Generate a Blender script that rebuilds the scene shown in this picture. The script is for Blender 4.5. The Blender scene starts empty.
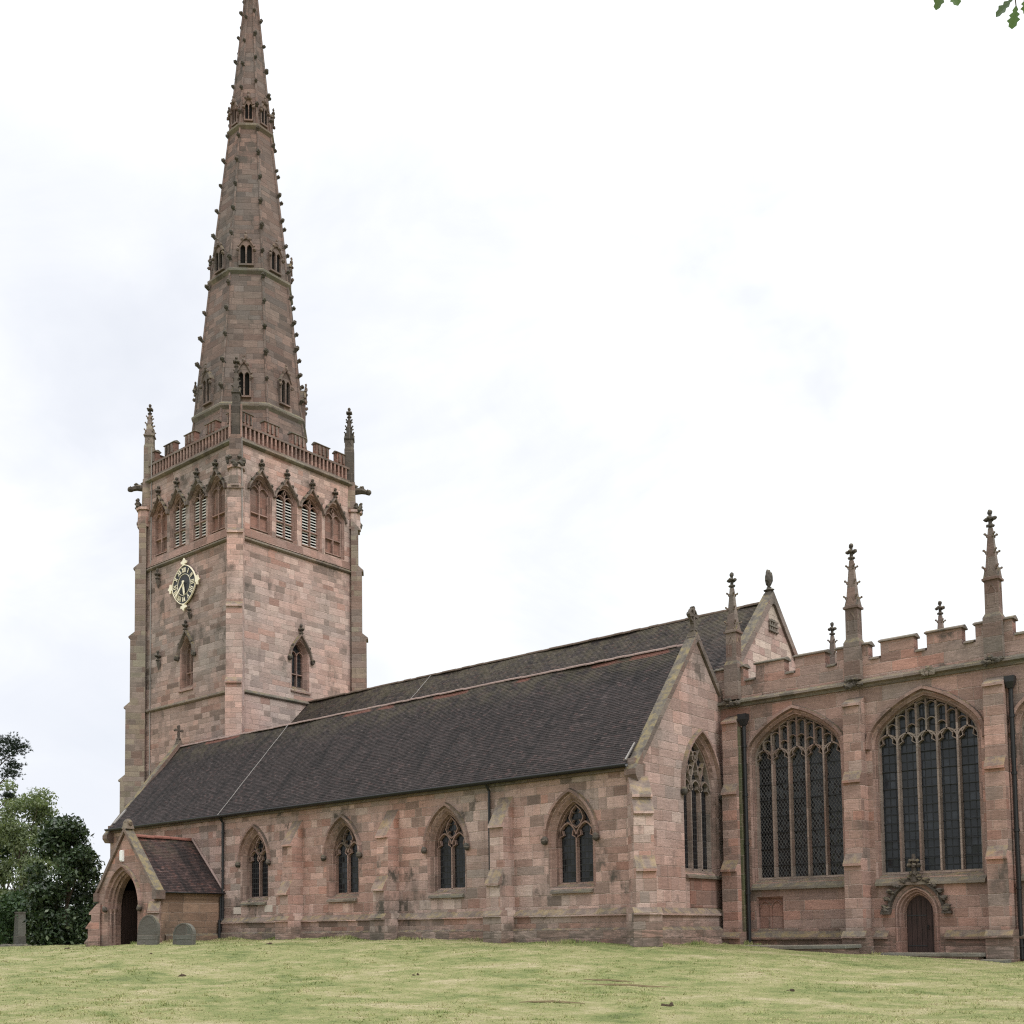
import bpy, math, random
import numpy as np
from mathutils import Vector, Matrix
from mathutils.geometry import tessellate_polygon

random.seed(7)
rng = np.random.default_rng(11)
SC = bpy.context.scene
COL = SC.collection
R = math.radians

# ------------------------------------------------------------------ camera
cam_d = bpy.data.cameras.new("camera")
cam = bpy.data.objects.new("camera", cam_d)
COL.objects.link(cam)
cam_d.sensor_width = 36.0
cam_d.lens = 1108.3 / 1024 * 36
cam_d.shift_x = (512 - 452.2) / 1024
cam_d.shift_y = (862.3 - 512) / 1024
cam_d.clip_start = 0.1
cam_d.clip_end = 4000
cam.matrix_world = (Matrix.Rotation(0.7245, 4, 'Z') @ Matrix.Rotation(math.pi / 2 + 0.0627, 4, 'X')
                    @ Matrix.Rotation(-0.0104, 4, 'Z'))
SC.camera = cam

# ------------------------------------------------------------------ light
SUN_AZ, SUN_EL = 102, 46          # clockwise from north, a veiled sun behind the camera's right shoulder
sun_d = bpy.data.lights.new("sun", 'SUN')
sun_d.energy = 1.5
sun_d.angle = R(14)
sun_d.color = (1.0, 0.98, 0.955)
sun = bpy.data.objects.new("sun", sun_d)
COL.objects.link(sun)
sv = Vector((math.cos(R(SUN_EL)) * math.sin(R(SUN_AZ)), math.cos(R(SUN_EL)) * math.cos(R(SUN_AZ)), math.sin(R(SUN_EL))))
sun.rotation_euler = sv.to_track_quat('Z', 'Y').to_euler()
sun.location = (40, -20, 60)

world = bpy.data.worlds.new("World")
SC.world = world
world.use_nodes = True
SC.view_settings.view_transform = 'Standard'
SC.view_settings.look = 'None'
SC.view_settings.gamma = 1
SC.view_settings.exposure = 0.0
SC.view_settings.use_curve_mapping = False
SC.cycles.filter_width = 1.2
SC.cycles.use_denoising = False


class NT:
    """thin helper over a node tree"""
    def __init__(s, tree):
        s.t = tree
        s.n = tree.nodes
        s.l = tree.links

    def add(s, typ, **kw):
        n = s.n.new(typ)
        for k, v in kw.items():
            setattr(n, k, v)
        return n

    def put(s, sock, val):
        if isinstance(val, bpy.types.NodeSocket):
            s.l.new(val, sock)
        else:
            sock.default_value = val

    def math(s, op, a, b=None, c=None, clamp=False):
        n = s.add('ShaderNodeMath', operation=op, use_clamp=clamp)
        s.put(n.inputs[0], a)
        if b is not None:
            s.put(n.inputs[1], b)
        if c is not None:
            s.put(n.inputs[2], c)
        return n.outputs[0]

    def vec(s, op, a, b=None, out=0):
        n = s.add('ShaderNodeVectorMath', operation=op)
        s.put(n.inputs[0], a)
        if b is not None:
            s.put(n.inputs[1], b)
        return n.outputs[out]

    def comb(s, x, y, z=0.0):
        n = s.add('ShaderNodeCombineXYZ')
        s.put(n.inputs[0], x)
        s.put(n.inputs[1], y)
        s.put(n.inputs[2], z)
        return n.outputs[0]

    def sep(s, v):
        n = s.add('ShaderNodeSeparateXYZ')
        s.put(n.inputs[0], v)
        return n.outputs

    def noise(s, vec, scale, detail=4.0, rough=0.55, dist=0.0):
        n = s.add('ShaderNodeTexNoise')
        s.put(n.inputs['Vector'], vec)
        n.inputs['Scale'].default_value = scale
        n.inputs['Detail'].default_value = detail
        n.inputs['Roughness'].default_value = rough
        n.inputs['Distortion'].default_value = dist
        return n.outputs['Fac']

    def white(s, vec):
        n = s.add('ShaderNodeTexWhiteNoise', noise_dimensions='3D')
        s.put(n.inputs['Vector'], vec)
        return n.outputs['Color']

    def ramp(s, fac, stops, interp='LINEAR'):
        n = s.add('ShaderNodeValToRGB')
        cr = n.color_ramp
        cr.interpolation = interp
        while len(cr.elements) < len(stops):
            cr.elements.new(0.5)
        for e, (p, c) in zip(cr.elements, stops):
            e.position = p
            e.color = (*c, 1) if len(c) == 3 else c
        s.put(n.inputs[0], fac)
        return n.outputs[0]

    def mix(s, fac, a, b, mode='MIX'):
        n = s.add('ShaderNodeMix', data_type='RGBA', blend_type=mode)
        s.put(n.inputs[0], fac)
        for sock, v in ((n.inputs[6], a), (n.inputs[7], b)):
            if isinstance(v, (tuple, list)):
                sock.default_value = (*v, 1) if len(v) == 3 else v
            else:
                s.put(sock, v)
        return n.outputs[2]

    def maprange(s, v, a, b, c=0.0, d=1.0, smooth=True):
        n = s.add('ShaderNodeMapRange', interpolation_type='SMOOTHSTEP' if smooth else 'LINEAR')
        s.put(n.inputs[0], v)
        for i, x in enumerate((a, b, c, d)):
            n.inputs[i + 1].default_value = x
        return n.outputs[0]


# sky: Nishita under a nearly closed bright cloud layer
w = NT(world.node_tree)
w.n.clear()
sky = w.add('ShaderNodeTexSky', sky_type='NISHITA', sun_disc=False)
sky.sun_elevation = R(SUN_EL)
sky.sun_rotation = R(SUN_AZ)
tc = w.add('ShaderNodeTexCoord')
dirv = tc.outputs['Generated']
dx, dy, dz = w.sep(dirv)
stretch = w.vec('MULTIPLY', dirv, (1.0, 1.0, 1.7))
big = w.noise(stretch, 2.3, 5, 0.55, 0.4)
fine = w.noise(stretch, 5.5, 6, 0.6, 0.6)
east = w.math('MULTIPLY_ADD', dx, 0.30, 0.190)            # the cloud is thinner towards the sun side
val = w.math('ADD', w.math('ADD', w.math('MULTIPLY', big, 0.65), w.math('MULTIPLY', fine, 0.35)), east)
cloud = w.ramp(val, [(0.24, (8.6, 8.95, 9.75)), (0.38, (9.15, 9.45, 10.1)), (0.47, (9.9, 10.15, 10.5)), (0.58, (11.3, 11.6, 11.7))])
zen = w.maprange(dz, 0.55, 0.95, 1.0, 2.8)
cloud = w.mix(1.0, cloud, w.comb(zen, zen, zen), 'MULTIPLY')
cover = w.maprange(big, 0.30, 0.42, 0.90, 0.97)
skyc = w.mix(cover, sky.outputs[0], cloud)
bg = w.add('ShaderNodeBackground')
w.put(bg.inputs[0], skyc)
bg.inputs[1].default_value = 0.1
wo = w.add('ShaderNodeOutputWorld')
w.l.new(bg.outputs[0], wo.inputs[0])


# ------------------------------------------------------------------ materials
def new_mat(name):
    m = bpy.data.materials.new(name)
    m.use_nodes = True
    t = NT(m.node_tree)
    t.n.clear()
    out = t.add('ShaderNodeOutputMaterial')
    b = t.add('ShaderNodeBsdfPrincipled')
    t.l.new(b.outputs[0], out.inputs[0])
    b.inputs['Roughness'].default_value = 0.9
    b.inputs['Specular IOR Level'].default_value = 0.25
    return m, t, b


def bump(t, b, height, strength=0.5, dist=0.02):
    n = t.add('ShaderNodeBump')
    n.inputs['Strength'].default_value = strength
    n.inputs['Distance'].default_value = dist
    t.put(n.inputs['Height'], height)
    t.l.new(n.outputs[0], b.inputs['Normal'])


def stone_mat(name, palette, H=0.34, wmin=0.45, wmax=1.0, dark=0.35, seed=0.0, mortar=(0.37, 0.29, 0.245), vary=1.0, lichen=0.75,
              grime_z=None, streak=0.35, joint=0.010, gain=0.84):
    lum = [0.3 * c[0] + 0.6 * c[1] + 0.1 * c[2] for c in palette]
    palette = [tuple((l + 0.95 * (x - l)) * gain for x in c) for c, l in zip(palette, lum)]
    mortar = tuple(x * gain for x in mortar)
    """coursed sandstone ashlar: every block has its own colour, width and face; joints, weather stains and lichen on ledges"""
    m, t, b = new_mat(name)
    g = t.add('ShaderNodeNewGeometry')
    P, N = g.outputs['Position'], g.outputs['True Normal']
    px, py, pz = t.sep(P)
    nx, ny, nz = t.sep(N)
    tan = t.vec('NORMALIZE', t.comb(t.math('MULTIPLY', ny, -1.0), nx, 0.0001))
    wob = t.noise(P, 2.6, 2, 0.5)
    wob2 = t.noise(P, 11.0, 3, 0.6)
    wob = t.math('ADD', t.math('MULTIPLY', t.math('SUBTRACT', wob, 0.5), 0.06), t.math('MULTIPLY', t.math('SUBTRACT', wob2, 0.5), 0.035))
    u = t.math('ADD', t.vec('DOT_PRODUCT', P, tan, out=1), t.math('MULTIPLY', wob, 0.6))
    vz = t.math('ADD', pz, wob)
    # course heights: two sizes alternate irregularly
    vv = t.math('ADD', t.math('DIVIDE', vz, H), t.math('MULTIPLY', t.math('SINE', t.math('MULTIPLY', vz, 2.2 / H * 0.33)), 0.32))
    row = t.math('FLOOR', vv)
    fv = t.math('FRACT', vv)
    r1 = t.sep(t.white(t.comb(row, 3.3 + seed, 1.7)))
    wd = t.math('MULTIPLY_ADD', r1[0], wmax - wmin, wmin)
    uu = t.math('ADD', t.math('DIVIDE', u, wd), t.math('MULTIPLY', r1[1], 17.0))
    # split: blocks of one course differ in length too
    uu = t.math('ADD', uu, t.math('MULTIPLY', t.math('SINE', t.math('MULTIPLY', uu, 2.1)), 0.25))
    colm = t.math('FLOOR', uu)
    fu = t.math('FRACT', uu)
    rnd = t.sep(t.white(t.comb(colm, row, seed)))
    n_st = len(palette)
    base = t.ramp(rnd[0], [(i / n_st, c) for i, c in enumerate(palette)], 'CONSTANT')
    mean = tuple(sum(c[k] for c in palette) / n_st for k in range(3))
    base = t.mix(vary, mean, base)
    bright = t.math('MULTIPLY_ADD', rnd[1], 0.42, 0.78)
    base = t.mix(1.0, base, t.comb(bright, bright, bright), 'MULTIPLY')
    drift = t.noise(P, 0.22, 3, 0.5)
    base = t.mix(1.0, base, t.ramp(drift, [(0.36, (1.05, 0.97, 0.93)), (0.50, (1.0, 1.0, 1.0)), (0.64, (0.90, 0.98, 0.99))]), 'MULTIPLY')
    # within-block bedding and pitting
    bed = t.noise(t.vec('MULTIPLY', P, (1.5, 1.5, 9.0)), 1.6, 5, 0.65)
    fine_n = t.noise(P, 16.0, 5, 0.7)
    f1 = t.math('MULTIPLY_ADD', bed, 0.9, 0.55)
    base = t.mix(1.0, base, t.comb(f1, f1, f1), 'MULTIPLY')
    f2 = t.math('MULTIPLY_ADD', fine_n, 0.8, 0.6)
    base = t.mix(1.0, base, t.comb(f2, f2, f2), 'MULTIPLY')
    # pale mortar joints
    du = t.math('MULTIPLY', t.math('MINIMUM', fu, t.math('SUBTRACT', 1.0, fu)), wd)
    dv = t.math('MULTIPLY', t.math('MINIMUM', fv, t.math('SUBTRACT', 1.0, fv)), H)
    edge = t.math('MINIMUM', du, dv)
    edge = t.math('ADD', edge, t.math('MULTIPLY', t.math('SUBTRACT', fine_n, 0.5), 0.02))
    jm = t.maprange(edge, joint * 0.4, joint * 1.8, 1.0, 0.0)
    flat = t.math('LESS_THAN', t.math('ABSOLUTE', nz), 0.3)
    jm = t.math('MULTIPLY', jm, flat)
    base = t.mix(t.math('MULTIPLY', jm, 0.55), base, mortar)
    # soot and damp: large soft patches and vertical runs
    g1 = t.noise(t.vec('MULTIPLY', P, (0.55, 0.55, 0.40)), 1.0, 6, 0.68)
    g2 = t.noise(t.vec('MULTIPLY', P, (2.6, 2.6, 0.22)), 1.0, 5, 0.62)
    gm = t.math('MULTIPLY', t.math('MULTIPLY', t.maprange(g1, 0.54, 0.66), dark), t.math('MULTIPLY_ADD', rnd[2], 1.2, 0.7), clamp=True)
    gs = t.math('MULTIPLY', t.math('MULTIPLY', t.maprange(g2, 0.53, 0.70), streak), t.maprange(fine_n, 0.35, 0.6))
    gm = t.math('MAXIMUM', gm, gs)
    soot = t.mix(fine_n, (0.050, 0.043, 0.038), (0.115, 0.095, 0.078))
    base = t.mix(gm, base, soot)
    if grime_z is not None:                # rising damp in the lowest courses, with a ragged top
        zz = t.math('ADD', pz, t.math('MULTIPLY', t.math('SUBTRACT', g1, 0.5), 1.6))
        gz = t.math('MULTIPLY', t.maprange(zz, grime_z - 0.1, grime_z + 0.55, 1.0, 0.0), t.maprange(bed, 0.30, 0.58))
        base = t.mix(t.math('MULTIPLY', gz, 0.75), base, (0.075, 0.062, 0.048))
    # lichen and moss on ledges that face up
    up = t.maprange(nz, 0.15, 0.5)
    ln = t.noise(P, 3.2, 5, 0.7)
    lic = t.ramp(ln, [(0.32, (0.060, 0.052, 0.044)), (0.47, (0.120, 0.104, 0.084)), (0.57, (0.185, 0.150, 0.085)), (0.64, (0.215, 0.165, 0.075)), (0.74, (0.26, 0.225, 0.185))])
    base = t.mix(t.math('MULTIPLY', up, lichen), base, lic)
    t.put(b.inputs['Base Color'], base)
    h = t.math('ADD', t.math('MULTIPLY', t.math('SUBTRACT', 1.0, jm), 0.3), t.math('MULTIPLY', bed, 0.35))
    h = t.math('ADD', h, t.math('MULTIPLY', fine_n, 0.35))
    h = t.math('ADD', h, t.math('MULTIPLY', rnd[2], 0.55))
    bump(t, b, h, 0.85, 0.045)
    return m


PINK, ROSE, RED, BUFF, GREY, BROWN, DARK = ((0.400, 0.262, 0.226), (0.320, 0.196, 0.163), (0.315, 0.165, 0.128), (0.435, 0.318, 0.275),
                                            (0.240, 0.182, 0.158), (0.225, 0.142, 0.116), (0.160, 0.116, 0.098))
PINK2, BUFF2, MAUVE = (0.385, 0.260, 0.226), (0.415, 0.303, 0.263), (0.340, 0.248, 0.222)
M_AISLE = stone_mat("sandstone of aisle", [PINK, ROSE, PINK2, PINK, ROSE, BROWN, BUFF2, PINK2, RED, PINK, ROSE, PINK2, GREY, ROSE, PINK, DARK], 0.31, 0.38, 0.95, 0.6, 1.0, vary=0.72, streak=0.5, grime_z=0.0, gain=1.1)
M_GABLE = stone_mat("sandstone of gable", [PINK2, BUFF2, PINK, MAUVE, PINK2, PINK, ROSE], 0.34, 0.55, 1.1, 0.42, 2.0, vary=0.7, grime_z=0.0, gain=1.04)
M_TOWER = stone_mat("sandstone of tower", [BUFF2, PINK2, PINK, MAUVE, PINK2, BUFF2, MAUVE, PINK, PINK2, BUFF2, MAUVE, RED, PINK2, GREY, PINK, MAUVE, PINK2, BUFF2, DARK, MAUVE], 0.33, 0.45, 1.0, 0.38, 3.0, vary=0.62, gain=1.12)
M_TOWERS = stone_mat("sandstone of tower toned for dimmer south face", [MAUVE, (0.31, 0.235, 0.21), PINK2, (0.29, 0.215, 0.19), MAUVE, (0.32, 0.225, 0.192), GREY, MAUVE, ROSE, (0.30, 0.225, 0.2), MAUVE, BROWN, PINK2, MAUVE, DARK, (0.31, 0.235, 0.21)], 0.33, 0.45, 1.0, 0.5, 23.0, vary=0.72, gain=1.0)  # weaker light on the south face is put into this greyer, darker palette
M_SPIRE = stone_mat("sandstone of spire", [(0.225, 0.155, 0.128), (0.25, 0.168, 0.138), (0.21, 0.155, 0.132), (0.215, 0.165, 0.146), (0.25, 0.168, 0.138), BROWN, (0.27, 0.18, 0.148), DARK, (0.20, 0.15, 0.13), (0.17, 0.13, 0.115)], 0.34, 0.5, 1.1, 0.6, 4.0, mortar=(0.2, 0.16, 0.14), vary=0.85, gain=0.74)
M_CHANCEL = stone_mat("sandstone of chancel", [ROSE, BROWN, (0.28, 0.185, 0.158), (0.30, 0.2, 0.17), RED, BROWN, ROSE, GREY, (0.27, 0.17, 0.14)], 0.36, 0.5, 1.1, 0.5, 5.0, vary=0.75, grime_z=-0.3, gain=1.14)
M_TRIM = stone_mat("dressed sandstone", [ROSE, PINK, ROSE, BROWN], 0.55, 0.6, 1.2, 0.45, 6.0, vary=0.6, gain=0.84)
M_TRIMD = stone_mat("weathered dressed sandstone", [GREY, BROWN, (0.25, 0.20, 0.17), GREY], 0.55, 0.6, 1.2, 0.6, 7.0, vary=0.7, lichen=0.9, gain=0.74)
M_TRACE = stone_mat("pale tracery stone", [(0.36, 0.275, 0.235), (0.33, 0.25, 0.21), (0.38, 0.29, 0.25), (0.30, 0.20, 0.165)], 0.8, 0.6, 1.2, 0.4, 26.0, vary=0.9, gain=0.72)
M_COPE = stone_mat("coping stone", [(0.215, 0.190, 0.155), (0.20, 0.165, 0.135), GREY, (0.19, 0.17, 0.13)], 0.9, 0.7, 1.0, 0.6, 8.0, vary=0.6, lichen=0.6, gain=0.85)
M_CARVE = stone_mat("sooty carved stone", [(0.085, 0.072, 0.062), (0.13, 0.108, 0.092), (0.075, 0.064, 0.055)], 0.8, 0.6, 1.0, 0.6, 9.0, vary=0.6, lichen=0.6)
M_REDP = stone_mat("red panel stone", [RED, ROSE, RED, BROWN], 0.5, 0.5, 0.9, 0.25, 10.0, vary=0.8, gain=0.78)
M_PORCH = stone_mat("ashlar of porch side", [(0.30, 0.185, 0.130), (0.275, 0.165, 0.115), (0.25, 0.15, 0.105)], 0.36, 0.8, 1.2, 0.35, 11.0, vary=0.8, grime_z=0.1, gain=0.9)
M_BUTT = stone_mat("grey weathered buttress stone", [GREY, (0.31, 0.25, 0.19), GREY, BROWN, (0.28, 0.23, 0.17)], 0.34, 0.5, 0.9, 0.4, 12.0, vary=0.7, gain=0.88)
M_GRAVE = stone_mat("lichened gravestone", [(0.125, 0.113, 0.098), (0.14, 0.126, 0.108)], 5.0, 5.0, 6.0, 0.7, 13.0, vary=0.5, lichen=0.4)
M_SLAB = stone_mat("ledger slab stone", [(0.20, 0.19, 0.165), (0.24, 0.225, 0.19)], 5.0, 5.0, 6.0, 0.4, 14.0, vary=0.5, lichen=0.45)


def tile_mat(name, c_dark, c_mid, c_red, moss=0.3, moss_from=0.55, ridge_v=6.3, seed=0.0):
    m, t, b = new_mat(name)
    uvn = t.add('ShaderNodeUVMap')
    u, v, _ = t.sep(uvn.outputs[0])
    g = t.add('ShaderNodeNewGeometry')
    P = g.outputs['Position']
    gauge, tw = 0.105, 0.17
    row = t.math('FLOOR', t.math('DIVIDE', v, gauge))
    par = t.math('MULTIPLY', t.math('MODULO', row, 2.0), 0.5)
    jit = t.sep(t.white(t.comb(row, seed, 4.0)))
    uu = t.math('ADD', t.math('ADD', t.math('DIVIDE', u, tw), par), t.math('MULTIPLY', jit[0], 0.15))
    colm = t.math('FLOOR', uu)
    fu = t.math('FRACT', uu)
    rnd = t.sep(t.white(t.comb(colm, row, seed)))
    uvv = t.comb(u, v, seed)
    big_n = t.noise(uvv, 0.55, 5, 0.6)
    runs = t.noise(t.vec('MULTIPLY', uvv, (1.5, 0.24, 1.0)), 1.0, 5, 0.65, 0.5)
    base = t.ramp(rnd[0], [(0.0, c_dark), (0.40, c_mid), (0.75, c_dark), (0.88, c_red), (0.96, tuple(min(1, x * 1.5) for x in c_mid))], 'CONSTANT')
    base = t.mix(t.maprange(big_n, 0.42, 0.62, 0.0, 0.55), base, c_mid)
    base = t.mix(t.maprange(runs, 0.50, 0.66, 0.0, 0.78), base, (0.013, 0.011, 0.011))
    br = t.math('MULTIPLY_ADD', rnd[1], 0.45, 0.66)
    base = t.mix(1.0, base, t.comb(br, br, br), 'MULTIPLY')
    # pale lichen specks and a mossy belt near the ridge
    spk = t.noise(uvv, 7.0, 3, 0.6)
    base = t.mix(t.math('MULTIPLY', t.maprange(spk, 0.66, 0.74), 0.6), base, (0.19, 0.15, 0.125))
    near = t.maprange(t.math('ADD', v, t.math('MULTIPLY', t.math('SUBTRACT', big_n, 0.5), 3.0)), ridge_v * moss_from, ridge_v * 1.02)
    mossn = t.noise(uvv, 2.2, 5, 0.7)
    base = t.mix(t.math('MULTIPLY', t.math('MULTIPLY', near, t.maprange(mossn, 0.36, 0.6)), moss), base, (0.115, 0.098, 0.055))
    # red newer tiles at the very top
    top = t.math('MULTIPLY', t.math('GREATER_THAN', v, ridge_v - 0.22), t.maprange(t.noise(uvv, 0.45, 2), 0.5, 0.56))
    base = t.mix(t.math('MULTIPLY', top, 0.75), base, (0.16, 0.065, 0.048))
    gap = t.math('LESS_THAN', t.math('MINIMUM', fu, t.math('SUBTRACT', 1.0, fu)), 0.05)
    base = t.mix(t.math('MULTIPLY', gap, 0.55), base, (0.012, 0.01, 0.01))
    t.put(b.inputs['Base Color'], base)
    b.inputs['Roughness'].default_value = 0.85
    h = t.math('ADD', t.math('MULTIPLY', rnd[2], 0.6), t.math('MULTIPLY', t.math('SUBTRACT', 1.0, gap), 0.4))
    bump(t, b, h, 0.6, 0.015)
    return m


M_TILE = tile_mat("dark plain tiles of aisle", (0.025, 0.0195, 0.019), (0.040, 0.030, 0.029), (0.056, 0.036, 0.034), 0.32, 0.68, 6.37, 1)
M_TILEN = tile_mat("mossy plain tiles of nave", (0.034, 0.026, 0.025), (0.056, 0.043, 0.038), (0.072, 0.045, 0.038), 0.5, 0.45, 7.5, 2)
M_TILEP = tile_mat("brown red plain tiles of porch", (0.036, 0.023, 0.022), (0.060, 0.036, 0.032), (0.085, 0.043, 0.036), 0.3, 0.6, 3.6, 3)


def plain_mat(name, col, rough=0.6, spec=0.3, var=0.25, scale=6.0, metal=0.0, bumpk=0.2):
    m, t, b = new_mat(name)
    g = t.add('ShaderNodeNewGeometry')
    n = t.noise(g.outputs['Position'], scale, 5, 0.65)
    f = t.math('MULTIPLY_ADD', n, 2 * var, 1 - var)
    t.put(b.inputs['Base Color'], t.mix(1.0, col, t.comb(f, f, f), 'MULTIPLY'))
    b.inputs['Roughness'].default_value = rough
    b.inputs['Specular IOR Level'].default_value = spec
    b.inputs['Metallic'].default_value = metal
    bump(t, b, n, bumpk, 0.01)
    return m


M_RIDGE = plain_mat("ridge tile clay", (0.27, 0.195, 0.175), 0.9, 0.2, 0.45, 3.0)
M_RIDGEP = plain_mat("orange ridge tile clay", (0.20, 0.085, 0.065), 0.9, 0.2, 0.4, 3.0)
M_RIDGEN = plain_mat("dull ridge tile clay", (0.13, 0.095, 0.075), 0.9, 0.2, 0.45, 3.0)
M_IRON = plain_mat("black painted iron", (0.016, 0.016, 0.018), 0.45, 0.4)
M_LEADG = plain_mat("lead conductor strip", (0.24, 0.22, 0.205), 0.6, 0.4)
M_GOLD = plain_mat("gilded metal", (0.86, 0.78, 0.60), 0.5, 0.5, 0.12, 8.0, 0.15)
M_BLACK = plain_mat("black clock enamel", (0.018, 0.019, 0.022), 0.5, 0.4)
M_LOUVRE = plain_mat("pale oak louvre", (0.62, 0.60, 0.57), 0.8, 0.2, 0.2, 4)
M_VOID = plain_mat("painted dark inside", (0.012, 0.011, 0.010), 0.9, 0.1)  # near black colour stands in for the darkness of unlit interiors
M_WHITE = plain_mat("white lamp housing", (0.78, 0.78, 0.77), 0.5, 0.4, 0.05)
M_BARK = plain_mat("grey brown bark", (0.09, 0.072, 0.055), 0.95, 0.1, 0.5, 9.0, 0, 0.8)
M_TURF = plain_mat("brown turf edge", (0.16, 0.125, 0.07), 0.95, 0.1, 0.6, 14.0, 0, 1.0)
M_SOIL = plain_mat("crumbly bare soil", (0.075, 0.055, 0.038), 0.95, 0.1, 0.6, 14.0, 0, 1.0)
M_PALE = plain_mat("pale repair stone", (0.50, 0.43, 0.38), 0.9, 0.2, 0.2, 7.0)


def door_mat():
    m, t, b = new_mat("old brown oak boards")
    g = t.add('ShaderNodeNewGeometry')
    x, y, z = t.sep(g.outputs['Position'])
    s = t.math('ADD', x, y)
    fr = t.math('FRACT', t.math('DIVIDE', s, 0.16))
    gap = t.maprange(t.math('MINIMUM', fr, t.math('SUBTRACT', 1.0, fr)), 0.02, 0.07)
    n = t.noise(t.vec('MULTIPLY', g.outputs['Position'], (9, 9, 0.7)), 2.5, 5, 0.65)
    c = t.ramp(n, [(0.3, (0.026, 0.017, 0.015)), (0.6, (0.052, 0.030, 0.026)), (0.8, (0.08, 0.048, 0.042))])
    t.put(b.inputs['Base Color'], t.mix(gap, (0.01, 0.007, 0.006), c))
    b.inputs['Roughness'].default_value = 0.7
    bump(t, b, t.math('ADD', gap, t.math('MULTIPLY', n, 0.3)), 0.6, 0.01)
    return m


M_DOOR = door_mat()


def glass_mat(name, lead, pat='rect', lead_col=(0.06, 0.06, 0.06), pane=(0.005, 0.0055, 0.007), amount=0.8):
    """old leaded glazing: slightly tilted quarries behind a net of lead or wire guard"""
    m, t, b = new_mat(name)
    g = t.add('ShaderNodeNewGeometry')
    P, N = g.outputs['Position'], g.outputs['True Normal']
    nx, ny, nz = t.sep(N)
    tan = t.vec('NORMALIZE', t.comb(t.math('MULTIPLY', ny, -1.0), nx, 0.0001))
    u = t.vec('DOT_PRODUCT', P, tan, out=1)
    z = t.sep(P)[2]
    if pat == 'diamond':
        a = t.math('DIVIDE', t.math('ADD', u, t.math('MULTIPLY', z, 0.62)), lead)
        c = t.math('DIVIDE', t.math('SUBTRACT', u, t.math('MULTIPLY', z, 0.62)), lead)
    else:
        a = t.math('DIVIDE', u, lead)
        c = t.math('DIVIDE', z, lead * 1.5)
    fa, fc = t.math('FRACT', a), t.math('FRACT', c)
    d = t.math('MINIMUM', t.math('MINIMUM', fa, t.math('SUBTRACT', 1.0, fa)), t.math('MINIMUM', fc, t.math('SUBTRACT', 1.0, fc)))
    line = t.maprange(d, 0.05, 0.12, 1.0, 0.0)
    rnd = t.sep(t.white(t.comb(t.math('FLOOR', a), t.math('FLOOR', c), 2.0)))
    n = t.noise(P, 1.3, 4, 0.6)
    pc = t.mix(t.math('MULTIPLY', rnd[0], t.maprange(n, 0.4, 0.7)), pane, tuple(x * 3.0 + 0.006 for x in pane))
    t.put(b.inputs['Base Color'], t.mix(t.math('MULTIPLY', line, amount), pc, lead_col))
    t.put(b.inputs['Roughness'], t.math('MULTIPLY_ADD', line, 0.5, 0.18))
    b.inputs['Specular IOR Level'].default_value = 0.32
    h = t.math('ADD', t.math('MULTIPLY', line, 0.5), t.math('MULTIPLY', rnd[1], 0.5))
    tilt = t.math('ADD', t.math('MULTIPLY', t.math('SUBTRACT', fa, 0.5), t.math('SUBTRACT', rnd[0], 0.5)), t.math('MULTIPLY', t.math('SUBTRACT', fc, 0.5), t.math('SUBTRACT', rnd[1], 0.5)))
    h = t.math('ADD', h, t.math('MULTIPLY', tilt, 2.5))
    bump(t, b, t.math('ADD', h, t.math('MULTIPLY', n, 0.6)), 0.45, 0.02)
    return m


M_GLASS = glass_mat("dark leaded glass", 0.15, 'rect', (0.03, 0.03, 0.03))
M_GLASSD = glass_mat("glass behind diamond wire guard", 0.115, 'diamond', (0.115, 0.112, 0.11), amount=0.8)
M_GLASSC = glass_mat("blue grey stained glass seen from outside", 0.19, 'rect', (0.020, 0.021, 0.024), (0.012, 0.014, 0.018))


def leaf_mat(name, stops, rough=0.5, trans=0.25, spec=0.35):
    m, t, b = new_mat(name)
    g = t.add('ShaderNodeNewGeometry')
    c = t.ramp(g.outputs['Random Per Island'], stops)
    n = t.noise(g.outputs['Position'], 0.8, 3)
    f = t.math('MULTIPLY_ADD', n, 0.8, 0.6)
    c = t.mix(1.0, c, t.comb(f, f, f), 'MULTIPLY')
    t.put(b.inputs['Base Color'], c)
    b.inputs['Roughness'].default_value = rough
    b.inputs['Specular IOR Level'].default_value = spec
    tr = t.add('ShaderNodeBsdfTranslucent')
    t.put(tr.inputs[0], t.mix(1.0, c, (1.3, 1.4, 0.6), 'MULTIPLY'))
    ms = t.add('ShaderNodeMixShader')
    ms.inputs[0].default_value = trans
    out = [x for x in t.n if x.type == 'OUTPUT_MATERIAL'][0]
    t.l.new(b.outputs[0], ms.inputs[1])
    t.l.new(tr.outputs[0], ms.inputs[2])
    t.l.new(ms.outputs[0], out.inputs[0])
    return m


M_LEAFD = leaf_mat("dark glossy leaves", [(0, (0.015, 0.028, 0.012)), (0.6, (0.032, 0.054, 0.022)), (0.92, (0.066, 0.098, 0.044)), (1, (0.13, 0.16, 0.09))], 0.42, 0.12, 0.4)
M_LEAFG = leaf_mat("mid green leaves", [(0, (0.10, 0.130, 0.066)), (0.6, (0.155, 0.190, 0.100)), (1, (0.225, 0.250, 0.150))], 0.55, 0.28)
M_LEAFS = leaf_mat("deep green hedge leaves", [(0, (0.020, 0.042, 0.016)), (0.6, (0.034, 0.066, 0.024)), (1, (0.062, 0.10, 0.036))], 0.55, 0.2)  # darker green palette for the back tree and a shrub
M_NEEDLE = leaf_mat("dark pine needles", [(0, (0.014, 0.026, 0.018)), (0.7, (0.026, 0.042, 0.028)), (1, (0.050, 0.066, 0.042))], 0.6, 0.1)
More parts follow.
